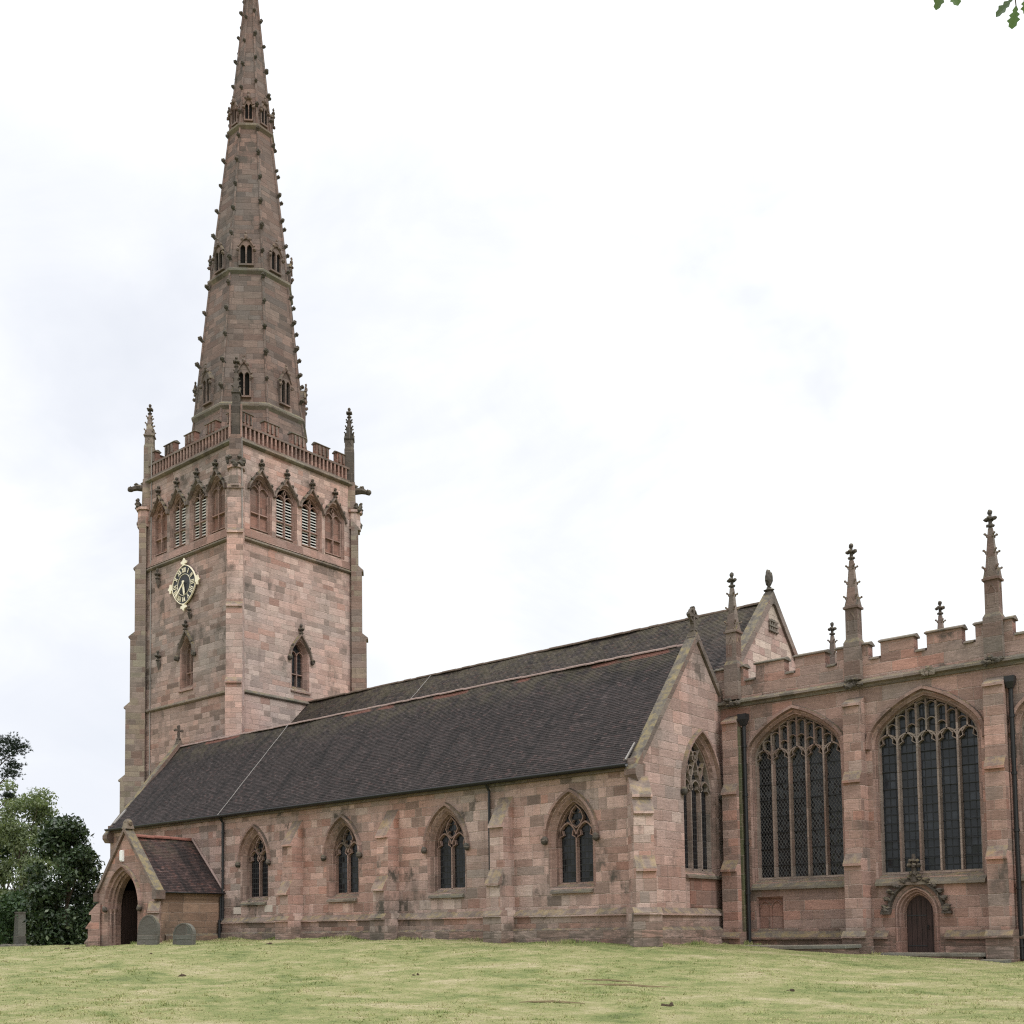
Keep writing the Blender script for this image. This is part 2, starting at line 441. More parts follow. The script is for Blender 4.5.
M_OAKLEAF = leaf_mat("oak leaves", [(0, (0.085, 0.150, 0.050)), (0.6, (0.125, 0.200, 0.065)), (1, (0.10, 0.14, 0.09))], 0.45, 0.3)


# ------------------------------------------------------------------ mesh helpers
class Fr:
    """a wall plane: a runs along it, z is up, d is out of it"""
    def __init__(s, o, u, n):
        s.o, s.u, s.n = Vector(o), Vector(u).normalized(), Vector(n).normalized()

    def P(s, a, z, d=0.0):
        return s.o + s.u * a + s.n * d + Vector((0, 0, z))


def south(y):
    return Fr((0, y, 0), (1, 0, 0), (0, -1, 0))


def eastf(x):
    return Fr((x, 0, 0), (0, 1, 0), (1, 0, 0))


class MB:
    def __init__(s):
        s.v, s.f, s.uv = [], [], None

    def pts(s, ps):
        i = len(s.v)
        s.v.extend(tuple(p) for p in ps)
        return list(range(i, i + len(ps)))

    def face(s, ps):
        s.f.append(s.pts(ps))

    def hexa(s, p):
        """eight corners: bottom loop 0-3, top loop 4-7"""
        i = s.pts(p)
        for q in ((3, 2, 1, 0), (4, 5, 6, 7), (0, 1, 5, 4), (1, 2, 6, 5), (2, 3, 7, 6), (3, 0, 4, 7)):
            s.f.append([i[k] for k in q])

    def box(s, fr, a0, a1, z0, z1, d0, d1):
        s.hexa([fr.P(a0, z0, d1), fr.P(a1, z0, d1), fr.P(a1, z0, d0), fr.P(a0, z0, d0),
                fr.P(a0, z1, d1), fr.P(a1, z1, d1), fr.P(a1, z1, d0), fr.P(a0, z1, d0)])

    def extr_az(s, fr, poly, d0, d1):
        """polygon in the wall plane, thickened from d0 (back) to d1 (front)"""
        n = len(poly)
        A = s.pts([fr.P(a, z, d1) for a, z in poly])
        B = s.pts([fr.P(a, z, d0) for a, z in poly])
        s.f.append(A)
        s.f.append(B[::-1])
        for k in range(n):
            j = (k + 1) % n
            s.f.append([A[k], B[k], B[j], A[j]])

    def extr_dz(s, fr, prof, a0, a1):
        """profile (d, z) run along the wall from a0 to a1"""
        n = len(prof)
        A = s.pts([fr.P(a0, z, d) for d, z in prof])
        B = s.pts([fr.P(a1, z, d) for d, z in prof])
        s.f.append(A)
        s.f.append(B[::-1])
        for k in range(n):
            j = (k + 1) % n
            s.f.append([A[k], A[j], B[j], B[k]])

    def loft(s, fr, rings):
        """closed outlines [(pts, d), ...] joined one to the next"""
        ids = [s.pts([fr.P(a, z, d) for a, z in pts]) for pts, d in rings]
        for A, B in zip(ids, ids[1:]):
            n = len(A)
            for k in range(n):
                j = (k + 1) % n
                s.f.append([A[k], A[j], B[j], B[k]])

    def fill(s, fr, pts, d):
        s.face([fr.P(a, z, d) for a, z in pts])

    def bar(s, fr, pts, wf, wb, d0, d1, closed=False):
        """a moulded bar along a path in the wall plane: width wb at its back d0, wf at its front d1"""
        n = len(pts)
        L = []
        for k in range(n):
            if closed:
                p, q = pts[k - 1], pts[(k + 1) % n]
            else:
                p, q = pts[max(0, k - 1)], pts[min(n - 1, k + 1)]
            c = pts[k]
            e1 = Vector((c[0] - p[0], c[1] - p[1]))
            e2 = Vector((q[0] - c[0], q[1] - c[1]))
            if e1.length < 1e-9:
                e1 = e2
            if e2.length < 1e-9:
                e2 = e1
            e1.normalize()
            e2.normalize()
            m = Vector((-(e1.y + e2.y), e1.x + e2.x))
            if m.length < 1e-6:
                m = Vector((-e1.y, e1.x))
            m.normalize()
            k_ = min(1.8, 1.0 / max(0.3, m.dot(Vector((-e1.y, e1.x)))))
            L.append((Vector(c), m * k_))
        rows = []
        for c, m in L:
            rows.append(s.pts([fr.P(*(c + m * wb / 2), d0), fr.P(*(c + m * wf / 2), d1), fr.P(*(c - m * wf / 2), d1), fr.P(*(c - m * wb / 2), d0)]))
        for k in range(n if closed else n - 1):
            A, B = rows[k], rows[(k + 1) % n]
            for j in range(3):
                s.f.append([A[j], A[j + 1], B[j + 1], B[j]])
        if not closed:
            s.f.append(rows[0])
            s.f.append(rows[-1][::-1])

    def blob(s, c, r, seg=8, rings=5, jit=0.0):
        c = Vector(c)
        rx, ry, rz = (r, r, r) if not hasattr(r, '__len__') else r
        top, bot = s.pts([c + Vector((0, 0, rz)), c - Vector((0, 0, rz))])
        prev = None
        for i in range(1, rings):
            th = math.pi * i / rings
            row = []
            for k in range(seg):
                ph = 2 * math.pi * k / seg
                q = 1 + random.uniform(-jit, jit)
                row.append(c + Vector((rx * math.sin(th) * math.cos(ph) * q, ry * math.sin(th) * math.sin(ph) * q, rz * math.cos(th) * q)))
            ids = s.pts(row)
            for k in range(seg):
                j = (k + 1) % seg
                if prev is None:
                    s.f.append([top, ids[k], ids[j]])
                else:
                    s.f.append([prev[k], ids[k], ids[j], prev[j]])
            prev = ids
        for k in range(seg):
            s.f.append([prev[k], bot, prev[(k + 1) % seg]])

    def tube(s, path, radii, seg=8, cap=True):
        rows = []
        for k, p in enumerate(path):
            p = Vector(p)
            a = Vector(path[max(0, k - 1)])
            b = Vector(path[min(len(path) - 1, k + 1)])
            t = (b - a).normalized()
            x = t.cross(Vector((0.3, 0.1, 1)) if abs(t.z) < 0.9 else Vector((1, 0.2, 0))).normalized()
            y = t.cross(x)
            rows.append(s.pts([p + (x * math.cos(2 * math.pi * i / seg) + y * math.sin(2 * math.pi * i / seg)) * radii[k] for i in range(seg)]))
        for A, B in zip(rows, rows[1:]):
            for i in range(seg):
                j = (i + 1) % seg
                s.f.append([A[i], A[j], B[j], B[i]])
        if cap:
            s.f.append(rows[0][::-1])
            s.f.append(rows[-1])

    def frustum(s, c, z0, z1, r0, r1, n=4, rot=None, cap=True):
        """regular n-gon of apothem r0 at z0 to r1 at z1 about the vertical through c"""
        rot = math.pi / n if rot is None else rot
        k0 = 1 / math.cos(math.pi / n)
        A = s.pts([(c[0] + r0 * k0 * math.cos(rot + 2 * math.pi * i / n), c[1] + r0 * k0 * math.sin(rot + 2 * math.pi * i / n), z0) for i in range(n)])
        B = s.pts([(c[0] + r1 * k0 * math.cos(rot + 2 * math.pi * i / n), c[1] + r1 * k0 * math.sin(rot + 2 * math.pi * i / n), z1) for i in range(n)])
        for i in range(n):
            j = (i + 1) % n
            s.f.append([A[i], A[j], B[j], B[i]])
        if cap:
            s.f.append(A[::-1])
            s.f.append(B)

    def ring(s, x0, x1, y0, y1, prof):
        """a string course round a rectangle: profile of (out, z)"""
        rows = [s.pts([(x0 - d, y0 - d, z), (x1 + d, y0 - d, z), (x1 + d, y1 + d, z), (x0 - d, y1 + d, z)]) for d, z in prof]
        for A, B in zip(rows, rows[1:]):
            for i in range(4):
                j = (i + 1) % 4
                s.f.append([A[i], A[j], B[j], B[i]])

    def wall(s, fr, outer, holes=(), d=0.0):
        loops = [[Vector((a, z, 0)) for a, z in outer]] + [[Vector((a, z, 0)) for a, z in h] for h in holes]
        flat = [p for l in loops for p in l]
        i = s.pts([fr.P(p.x, p.y, d) for p in flat])
        for tri in tessellate_polygon(loops):
            a, b, c = tri
            cr = (flat[b] - flat[a]).cross(flat[c] - flat[a])
            if abs(cr.z) < 1e-9:
                continue
            s.f.append([i[a], i[b], i[c]] if cr.z > 0 else [i[a], i[c], i[b]])

    def build(s, name, mat, parent=None, smooth=False, fix=True):
        me = bpy.data.meshes.new(name)
        me.from_pydata(s.v, [], s.f)
        if s.uv:
            l = me.uv_layers.new(name="UVMap")
            for poly in me.polygons:
                for li in poly.loop_indices:
                    l.data[li].uv = s.uv[me.loops[li].vertex_index]
        if fix:
            import bmesh
            bm = bmesh.new()
            bm.from_mesh(me)
            bmesh.ops.recalc_face_normals(bm, faces=bm.faces)
            bm.to_mesh(me)
            bm.free()
        if smooth:
            me.polygons.foreach_set('use_smooth', [True] * len(me.polygons))
        me.materials.append(mat)
        o = bpy.data.objects.new(name, me)
        COL.objects.link(o)
        if parent is not None:
            o.parent = parent
        return o


def empty(name, loc=(0, 0, 0)):
    o = bpy.data.objects.new(name, None)
    o.location = loc
    o.empty_display_size = 0.3
    COL.objects.link(o)
    return o


def tag(o, label=None, cat=None, group=None, kind=None):
    for k, v in (('label', label), ('category', cat), ('group', group), ('kind', kind)):
        if v:
            o[k] = v
    return o


def dup(o, parent, loc=None, rotz=None):
    c = o.copy()
    COL.objects.link(c)
    c.parent = parent
    if loc is not None:
        c.location = loc
    if rotz is not None:
        c.rotation_euler = (0, 0, rotz)
    return c


# ------------------------------------------------------------------ outlines
def arch2(c, z0, w, zs, rise, inset=0.0, sill=0.0, n=12):
    """two-centred pointed opening; inset shrinks it with the same centres"""
    Rr = (rise * rise + w * w) / (2 * w)
    r, ww = Rr - inset, w - inset
    k = Rr - w
    amax = math.acos(max(-1, min(1, k / r)))
    right = [(c - k + r * math.cos(amax * i / n), zs + r * math.sin(amax * i / n)) for i in range(n + 1)]
    left = [(2 * c - a, z) for a, z in right[:-1]][::-1]
    return [(c - ww, z0 + sill), (c + ww, z0 + sill)] + right + left


def arch4(c, z0, w, zs, rise, inset=0.0, sill=0.0, n=12, r1k=0.60, ang=44):
    """depressed four-centred opening"""
    r1 = w * r1k
    al = R(ang)
    nv = Vector((math.cos(al), math.sin(al)))
    D = Vector((0, rise)) - Vector((w - r1, 0))
    k = (r1 * r1 - D.dot(D)) / (2 * (D.dot(nv) - r1))
    R2 = r1 + k
    c1 = Vector((w - r1, 0))
    c2 = c1 - nv * k
    half = n // 2
    q = []
    for i in range(half):
        a = al * i / half
        q.append(c1 + Vector((math.cos(a), math.sin(a))) * (r1 - inset))
    # the flatter upper arc from angle al up to x = 0
    aend = math.acos(max(-1, min(1, -c2.x / (R2 - inset))))
    for i in range(n - half + 1):
        a = al + (aend - al) * i / (n - half)
        q.append(c2 + Vector((math.cos(a), math.sin(a))) * (R2 - inset))
    right = [(c + p.x, zs + p.y) for p in q]
    left = [(2 * c - a, z) for a, z in right[:-1]][::-1]
    return [(c - w + inset, z0 + sill), (c + w - inset, z0 + sill)] + right + left


def arch_only(o):
    """the curved part of an outline, right spring to left spring"""
    return o[2:]


def top_at(outline, a):
    best = None
    pts = outline[2:]
    for p, q in zip(pts, pts[1:]):
        if (p[0] - a) * (q[0] - a) <= 0 and abs(p[0] - q[0]) > 1e-9:
            t = (a - p[0]) / (q[0] - p[0])
            z = p[1] + t * (q[1] - p[1])
            best = z if best is None else max(best, z)
    return best if best is not None else pts[0][1]


def head(c, w, zs, rise, n=6):
    return [p for p in arch2(c, zs - 1, w, zs, rise, n=n)[2:]]


def circle(c, z, r, n=14):
    return [(c + r * math.cos(2 * math.pi * i / n), z + r * math.sin(2 * math.pi * i / n)) for i in range(n)]


# ------------------------------------------------------------------ the church
church = tag(empty("church", (-35, 36, -0.3)), "long red sandstone church with a tall crocketed spire, dark tiled roofs and arched windows", "church")
church_inv = Matrix.Translation((35, -36, 0.3))


def part(mb, name, mat, parent=None, smooth=False):
    o = mb.build(name, mat, parent or church, smooth)
    if parent is None:
        o.matrix_parent_inverse = church_inv
    return o


YS, XE, XW = 30.85, -19.2, -50.74          # aisle south face, east face, west end
YC, XCE = 36.60, -4.6                      # chancel south face, east end
TX0, TX1, TY0, TY1 = -55.74, -47.08, 36.0, 44.66
TCX, TCY = (TX0 + TX1) / 2, (TY0 + TY1) / 2
FS, FE, FC = south(YS), eastf(XE), south(YC)
TS, TE = south(TY0), eastf(TX1)


def hood(fr, arc, parent, mat=M_TRIM, width=0.16, proj=0.13, stops=True, legs=0.0):
    """drip mould over an arch, with a carved stop at each end"""
    mb = MB()
    path = list(arc)
    if legs:
        path = [(path[0][0], path[0][1] - legs)] + path + [(path[-1][0], path[-1][1] - legs)]
    mb.bar(fr, path, width * 0.55, width, -0.02, proj)
    h = mb.build("hood_mould", mat, parent)
    if stops:
        for a, z in (path[0], path[-1]):
            sb = MB()
            sb.blob(fr.P(a, z - 0.04, 0.09), (0.13, 0.13, 0.15), 7, 5, 0.18)
            sb.build("label_stop", M_CARVE, parent, True)
    return h


def sill_slab(fr, a0, a1, z, parent, proj=0.12, h=0.16, mat=M_COPE):
    mb = MB()
    mb.extr_dz(fr, [(-0.2, z - h), (proj, z - h), (proj, z - h * 0.55), (-0.2, z + 0.10)], a0, a1)
    return mb.build("window_sill", mat, parent)


def two_light(fr, c, z0, zs, wo, rise, depth=0.32, mat=M_TRIM, glass=M_GLASS, name="aisle_window"):
    """splayed two-light window with a foiled eye; returns the hole outline"""
    rings = [(0.0, 0.0, 0.0), (0.07, -0.05, 0.0), (0.10, -0.05, 0.02), (0.19, -0.17, 0.06), (0.22, -0.17, 0.07), (wo - 0.74, -depth, 0.16)]
    mb = MB()
    mb.loft(fr, [(arch2(c, z0, wo, zs, rise, i, s), d) for i, d, s in rings])
    wobj = part(mb, name, mat)
    ins = rings[-1][0]
    inner = arch2(c, z0, wo, zs, rise, ins, 0.16)
    wi = wo - ins
    g = MB()
    g.fill(fr, arch2(c, z0, wo, zs, rise, ins - 0.01, 0.15), -depth - 0.10)
    g.build("glass", glass, wobj)
    t = MB()
    fw, bw, d0, d1 = 0.055, 0.11, -depth - 0.12, -depth + 0.03
    t.bar(fr, [(inner[0])] + [inner[1]] + inner[2:], fw, bw, d0, d1, closed=True)
    zh = zs + 0.02
    t.bar(fr, [(c, z0 + 0.16), (c, zh + 0.12)], fw, bw, d0, d1)
    hw = wi / 2
    for sg in (-1, 1):
        t.bar(fr, head(c + sg * hw, hw, zh, hw * 1.45), fw * 0.8, bw * 0.8, d0, d1)
        for q in (-1, 1):       # cusps in the light heads
            t.bar(fr, [(c + sg * hw + q * hw * 0.93, zh + 0.02), (c + sg * hw + q * hw * 0.50, zh + 0.10), (c + sg * hw + q * hw * 0.62, zh + hw * 0.72)], 0.025, 0.04, d0, d1 - 0.02)
    ze = zs + rise * 0.50
    t.bar(fr, [(c + wi * 0.42 * x, ze + wi * 0.52 * y) for x, y in ((0, -1), (0.55, -0.7), (0.95, -0.1), (0.6, 0.55), (0, 1), (-0.6, 0.55), (-0.95, -0.1), (-0.55, -0.7))], fw * 0.7, bw * 0.7, d0, d1, closed=True)
    for k in range(4):
        a = math.pi / 4 + k * math.pi / 2
        p = Vector((math.cos(a), math.sin(a))) * wi * 0.40
        t.bar(fr, [(c + p.x * 0.9, ze + p.y), (c + p.x * 0.55, ze + p.y * 0.55)], 0.02, 0.05, d0, d1 - 0.02)
    t.build("tracery", mat, wobj)
    hood(fr, arch_only(arch2(c, z0, wo + 0.09, zs, rise + 0.12)), wobj)
    sill_slab(fr, c - wi - 0.12, c + wi + 0.12, z0 - 0.02, wobj)
    return arch2(c, z0, wo, zs, rise)


# --- aisle south wall: four windows, three buttresses
holes = []
for cx in (-39.0, -33.28, -27.58, -21.88):
    holes.append(two_light(FS, cx, 1.45, 3.16, 0.98, 1.50))
mb = MB()
mb.wall(FS, [(XW, -1.2), (XE, -1.2), (XE, 5.36), (XW, 5.36)], holes)
part(mb, "aisle_wall", M_AISLE)
mb = MB()
PL = [(-0.1, -1.3), (0.12, -1.3), (0.12, 0.48), (0.22, 0.48), (0.22, 0.54), (0.0, 0.74), (-0.1, 0.74)]
mb.extr_dz(FS, PL, -41.30, XE + 0.15)
mb.extr_dz(FS, [(0.0, -1.3), (0.24, -1.3), (0.24, 0.02), (0.10, 0.10), (0.0, 0.10)], -41.30, XE + 0.2)
part(mb, "plinth", M_AISLE)
mb = MB()      # corbel course under the eaves
mb.box(FS, XW + 0.02, XE - 0.02, 5.22, 5.32, -0.05, 0.13)
mb.box(FS, XE - 0.45, XE - 0.03, 5.322, 5.60, -0.30, 0.16)
mb.box(FS, XW + 0.03, XW + 0.45, 5.322, 5.60, -0.30, 0.16)
part(mb, "eaves_course", M_TRIMD)
mb = MB()
mb.box(FS, XW + 0.30, XE - 0.30, 5.325, 5.43, -0.25, 0.25)
part(mb, "fascia", M_IRON)


def buttress(fr, c, hw, stages, top, mat, base=-1.3, plinth=None, capm=None):
    """stages from the ground up: (projection, z of the nose of its weathering, height of the slope)"""
    prof = [(-0.15, base)]
    p = stages[0][0]
    prof.append((p, base))
    for i, (p, zc, hs) in enumerate(stages):
        nxt = stages[i + 1][0] if i + 1 < len(stages) else 0.0
        prof += [(p, zc - 0.10), (p + 0.10, zc - 0.10), (p + 0.10, zc - 0.02)]
        if i + 1 < len(stages):
            prof.append((nxt, zc + hs))
        else:
            prof += [(0.0, top), (-0.15, top)]
    mb = MB()
    mb.extr_dz(fr, prof, c - hw, c + hw)
    if plinth:
        pz, pp = plinth
        p0 = stages[0][0]
        mb.extr_dz(fr, [(-0.1, base), (p0 + pp, base), (p0 + pp - 0.02, pz - 0.24), (p0 + pp + 0.07, pz - 0.24), (p0 + pp + 0.07, pz - 0.18), (p0 - 0.01, pz), (-0.1, pz)], c - hw - pp, c + hw + pp)
    return part(mb, "buttress", mat)


for cx in (-36.05, -30.38, -24.68):
    buttress(FS, cx, 0.31, [(0.82, 1.70, 0.50), (0.60, 3.76, 0.0)], 4.80, M_AISLE, plinth=(0.74, 0.10))


def diag(corner, dirv):
    n = Vector((dirv[0], dirv[1], 0)).normalized()
    u = Vector((-n.y, n.x, 0))
    return Fr((corner[0], corner[1], 0), u, n)


FD = diag((XE, YS), (1, -1))
buttress(FD, 0, 0.33, [(0.86, 1.95, 0.42), (0.66, 3.80, 0.40), (0.48, 4.35, 0.2)], 5.0, M_AISLE, plinth=(0.72, 0.13))

# --- aisle east gable with a three-light window
def gable_window():
    c, z0, zs, wo, rise, depth = 35.0, 1.95, 4.9, 1.24, 2.0, 0.24
    rings = [(0.0, 0.0, 0.0), (0.08, -0.06, 0.0), (0.11, -0.06, 0.02), (0.17, -0.15, 0.06), (0.19, -0.15, 0.07), (0.22, -depth, 0.14)]
    mb = MB()
    mb.loft(FE, [(arch2(c, z0, wo, zs, rise, i, s), d) for i, d, s in rings])
    wobj = part(mb, "gable_window", M_TRIM)
    ins = rings[-1][0]
    inner = arch2(c, z0, wo, zs, rise, ins, 0.14, n=20)
    wi = wo - ins
    g = MB()
    g.fill(FE, arch2(c, z0, wo, zs, rise, ins - 0.01, 0.13), -depth - 0.12)
    g.build("glass", M_GLASS, wobj)
    t = MB()
    d0, d1 = -depth - 0.14, -depth + 0.04
    t.bar(FE, inner, 0.06, 0.12, d0, d1, closed=True)
    lw = 2 * wi / 3
    Rr = (rise * rise + wo * wo) / (2 * wo) - ins
    inside = lambda a, z: abs(a - c) < wi and z < top_at(inner, a) - 0.02
    for m in (c - lw / 2, c + lw / 2):
        t.bar(FE, [(m, z0 + 0.1), (m, zs)], 0.06, 0.12, d0, d1)
        for sg in (-1, 1):      # intersecting tracery: every mullion forks parallel to the arch
            path = []
            for i in range(24):
                th = i * 0.055
                a = m + sg * (Rr - Rr * math.cos(th))
                z = zs + Rr * math.sin(th)
                if not inside(a, z):
                    break
                path.append((a, z))
            if len(path) > 2:
                t.bar(FE, path, 0.05, 0.10, d0, d1)
    for k in (-1, 0, 1):
        cc = c + k * lw
        t.bar(FE, head(cc, lw / 2, zs - 0.05, lw * 0.62), 0.045, 0.085, d0, d1)
        for q in (-1, 1):
            t.bar(FE, [(cc + q * lw * 0.46, zs - 0.02), (cc + q * lw * 0.25, zs + 0.06), (cc + q * lw * 0.33, zs + 0.26)], 0.025, 0.04, d0, d1 - 0.02)
    for a, z in ((c - lw / 2, zs + 0.70), (c + lw / 2, zs + 0.70), (c, zs + 1.22)):
        t.bar(FE, circle(a, z, 0.19, 10), 0.035, 0.06, d0, d1 - 0.01, closed=True)
    t.build("tracery", M_TRACE, wobj)
    hood(FE, arch_only(arch2(c, z0, wo + 0.10, zs, rise + 0.12)), wobj, legs=0.1)
    sill_slab(FE, c - wi - 0.2, 36.45, z0 - 0.02, wobj)
    return arch2(c, z0, wo, zs, rise)


gh = gable_window()
mb = MB()
mb.wall(FE, [(YS, -1.2), (36.7, -1.2), (36.7, 8.15), (34.89, 10.22), (YS, 5.25)], [gh])
part(mb, "gable_wall", M_GABLE)
mb = MB()
mb.extr_dz(FE, PL, YS - 0.15, YC - 0.05)
mb.extr_dz(FE, [(0.0, -1.3), (0.30, -1.3), (0.30, -0.02), (0.12, 0.10), (0.0, 0.10)], YS - 0.2, YC - 0.08)
part(mb, "plinth", M_GABLE)
# apron below the gable window: a slightly raised, cleaner panel
mb = MB()
mb.box(FE, 34.05, 36.25, 0.76, 1.78, -0.02, 0.025)
part(mb, "window_apron", M_REDP)


def gable_coping(x, d0, d1, pts, name="gable_coping", th=0.19, mat=M_TRIMD):
    """raised coping that follows pts (y, z) up and down a gable"""
    fr = eastf(x)
    up = []
    n = len(pts)
    for k, (a, z) in enumerate(pts):
        p, q = pts[max(0, k - 1)], pts[min(n - 1, k + 1)]
        e1 = Vector((a - p[0], z - p[1])) if k else Vector((q[0] - a, q[1] - z))
        e2 = Vector((q[0] - a, q[1] - z)) if k < n - 1 else e1
        m = (Vector((-e1.y, e1.x)).normalized() + Vector((-e2.y, e2.x)).normalized()).normalized()
        m *= th / max(0.5, m.dot(Vector((-e1.y, e1.x)).normalized()))
        up.append((a + m.x, z + m.y))
    mb = MB()
    for k in range(n - 1):
        quad = [pts[k], pts[k + 1], up[k + 1], up[k]]
        mb.extr_az(fr, quad, d0, d1)
    a, z = pts[0]
    mb.extr_az(fr, [(a - 0.02, z - 0.28), (a + 0.40, z - 0.28), (a + 0.46, z + 0.30), (a + 0.1, z + 0.36), (a - 0.16, z + 0.10), (a - 0.16, z - 0.08)], d0 - 0.01, d1 + 0.012)
    return part(mb, name, mat)


gable_coping(XE, -0.32, 0.09, [(30.72, 5.12), (34.89, 10.24), (36.75, 8.16)])
gable_coping(XW, -0.09, 0.32, [(30.62, 5.0), (34.89, 10.20), (36.2, 8.7)])
# west end wall of the aisle
mb = MB()
mb.wall(Fr((XW, 0, 0), (0, -1, 0), (-1, 0, 0)), [(-36.2, -1.2), (-YS, -1.2), (-YS, 5.25), (-34.89, 10.22), (-36.2, 8.7)])
part(mb, "gable_wall", M_AISLE)


def cross_finial(c, z, s, name, facing='x', wheel=True, mat=M_CARVE):
    """stone gable cross on a stem; the wheel joins its arms"""
    mb = MB()
    fr = Fr((c[0], c[1], 0), (0, 1, 0), (1, 0, 0)) if facing == 'x' else Fr((c[0], c[1], 0), (1, 0, 0), (0, -1, 0))
    mb.frustum(c, z - 0.25, z + 0.12 * s, 0.17 * s + 0.05, 0.12 * s, 4)
    mb.frustum(c, z + 0.12 * s, z + 0.2 * s, 0.16 * s, 0.15 * s, 8)
    zc = z + 0.78 * s
    th = 0.085 * s
    mb.extr_az(fr, [(-0.06 * s, z + 0.18 * s), (0.06 * s, z + 0.18 * s), (0.05 * s, zc), (-0.05 * s, zc)], -th, th)
    for k in range(4):
        a = k * math.pi / 2
        ex, ez = math.cos(a), math.sin(a)
        p = [(0.03, -0.045), (0.33, -0.10), (0.40, 0.0), (0.33, 0.10), (0.03, 0.045)]
        mb.extr_az(fr, [((q * ex - r * ez) * s, zc + (q * ez + r * ex) * s) for q, r in p], -th * 0.9, th * 0.9)
    if wheel:
        mb.bar(fr, circle(0, zc, 0.27 * s, 16), 0.06 * s, 0.09 * s, -th * 0.7, th * 0.7, closed=True)
    return part(mb, name, mat)


cross_finial((XE - 0.1, 34.89), 10.50, 0.86, "gable_cross")
cross_finial((XW + 0.1, 34.89), 10.50, 0.75, "gable_cross", wheel=False)


# --- roofs
def roof_slope(name, mat, o, along, length, run, rise, gauge=0.105, seg=70, sag=0.022, parent=None):
    """tiled slope: each course is a real strip, its lower edge lifted over the one below"""
    o, along = Vector(o), Vector(along).normalized()
    up = Vector((run[0], run[1], rise))
    L = up.length
    upn = up.normalized()
    nrm = along.cross(upn).normalized()
    if nrm.z < 0:
        nrm = -nrm
    rows = int(L / gauge) + 1
    mb = MB()
    mb.uv = []
    ph = [random.uniform(0, 6) for _ in range(6)]
    us = np.linspace(0, length, seg + 1)

    def wob(u, v):
        return min(1.0, v / 0.9) * sag * (math.sin(u * 0.7 + ph[0] + v * 0.3) + 0.6 * math.sin(u * 1.9 + ph[1] - v * 0.8) + 0.5 * math.sin(v * 1.7 + ph[2] + u * 0.4))
    for r in range(rows):
        v0, v1 = r * gauge, min(L, (r + 1) * gauge)
        lift = 0.012
        ids = []
        for u in us:
            j = random.uniform(-0.004, 0.004)
            a = o + along * u + upn * v0 + nrm * (wob(u, v0) + lift + j)
            bq = o + along * u + upn * v1 + nrm * wob(u, v1)
            under = o + along * u + upn * v0 + nrm * (wob(u, v0) - 0.004)
            ids.append(mb.pts([under, a, bq]))
            mb.uv += [(u, v0 + 0.002), (u, v0 + 0.004), (u, v1 - 0.001)]
        for A, B in zip(ids, ids[1:]):
            mb.f.append([A[0], B[0], B[1], A[1]])
            mb.f.append([A[1], B[1], B[2], A[2]])
    return part(mb, name, mat, parent)


rf = roof_slope("roof", M_TILE, (XW + 0.28, 30.58, 5.42), (1, 0, 0), -0.30 - 0.28 + XE - XW, (4.31, 0), 4.73) if False else None


def slope_ns(name, mat, x0, x1, y0, z0, y1, z1, **k):
    return roof_slope(name, mat, (x0, y0, z0), (1, 0, 0), x1 - x0, (0, y1 - y0), z1 - z0, **k)


def ridge_row(pa, pb, mat, parent, r=0.13, step=0.44):
    pa, pb = Vector(pa), Vector(pb)
    L = (pb - pa).length
    t = (pb - pa).normalized()
    side = t.cross(Vector((0, 0, 1))).normalized()
    mb = MB()
    n = int(L / step)
    for k in range(n):
        a = pa + t * (k * L / n + 0.006)
        b = pa + t * ((k + 1) * L / n - 0.006)
        dz = random.uniform(-0.012, 0.012)
        ra = []
        for p in (a, b):
            row = []
            for i in range(7):
                th = math.pi * (i / 6) * 1.16 - 0.08 * math.pi
                row.append(p + side * (r * math.cos(th)) + Vector((0, 0, r * math.sin(th) * 0.9 + dz)))
            ra.append(mb.pts(row))
        for i in range(6):
            mb.f.append([ra[0][i], ra[0][i + 1], ra[1][i + 1], ra[1][i]])
        mb.f.append(ra[0])
        mb.f.append(ra[1][::-1])
    return mb.build("ridge_tiles", mat, parent)


aroof = slope_ns("aisle_roof", M_TILE, XW + 0.28, XE - 0.28, 30.56, 5.40, 34.89, 10.15, seg=90, sag=0.028)
slope_ns("north_slope", M_TILE, XW + 0.28, XE - 0.28, 36.75, 8.15, 34.89, 10.15, seg=40).name = "aisle_roof_slope"
ridge_row((XW + 0.25, 34.89, 10.16), (XE - 0.28, 34.89, 10.16), M_RIDGE, aroof, 0.085)
nroof = slope_ns("nave_roof", M_TILEN, TX1, XE - 0.28, 36.5, 8.28, 41.1, 13.02, seg=80, sag=0.03)
slope_ns("nave_roof_slope", M_TILEN, TX1, XE - 0.28, 45.7, 8.28, 41.1, 13.02, seg=40)
ridge_row((TX1 - 0.05, 41.1, 13.03), (XE - 0.28, 41.1, 13.03), M_RIDGEN, nroof, 0.10)


def strip_on(p, q, w, mat, name, parent, lift=0.04):
    mb = MB()
    n = Vector((0, -0.74, 0.67)) * lift
    pts = [Vector(p).lerp(Vector(q), i / 14) + n + Vector((random.uniform(-.015, .015), 0, 0)) for i in range(15)]
    mb.tube(pts, [w] * 15, 6)
    return mb.build(name, mat, parent)


strip_on((-41.35, 34.80, 10.12), (-41.2, 30.5, 5.36), 0.015, M_LEADG, "lightning_conductor", aroof)
strip_on((-37.6, 41.05, 13.02), (-37.9, 37.5, 9.38), 0.015, M_LEADG, "lightning_conductor", nroof)
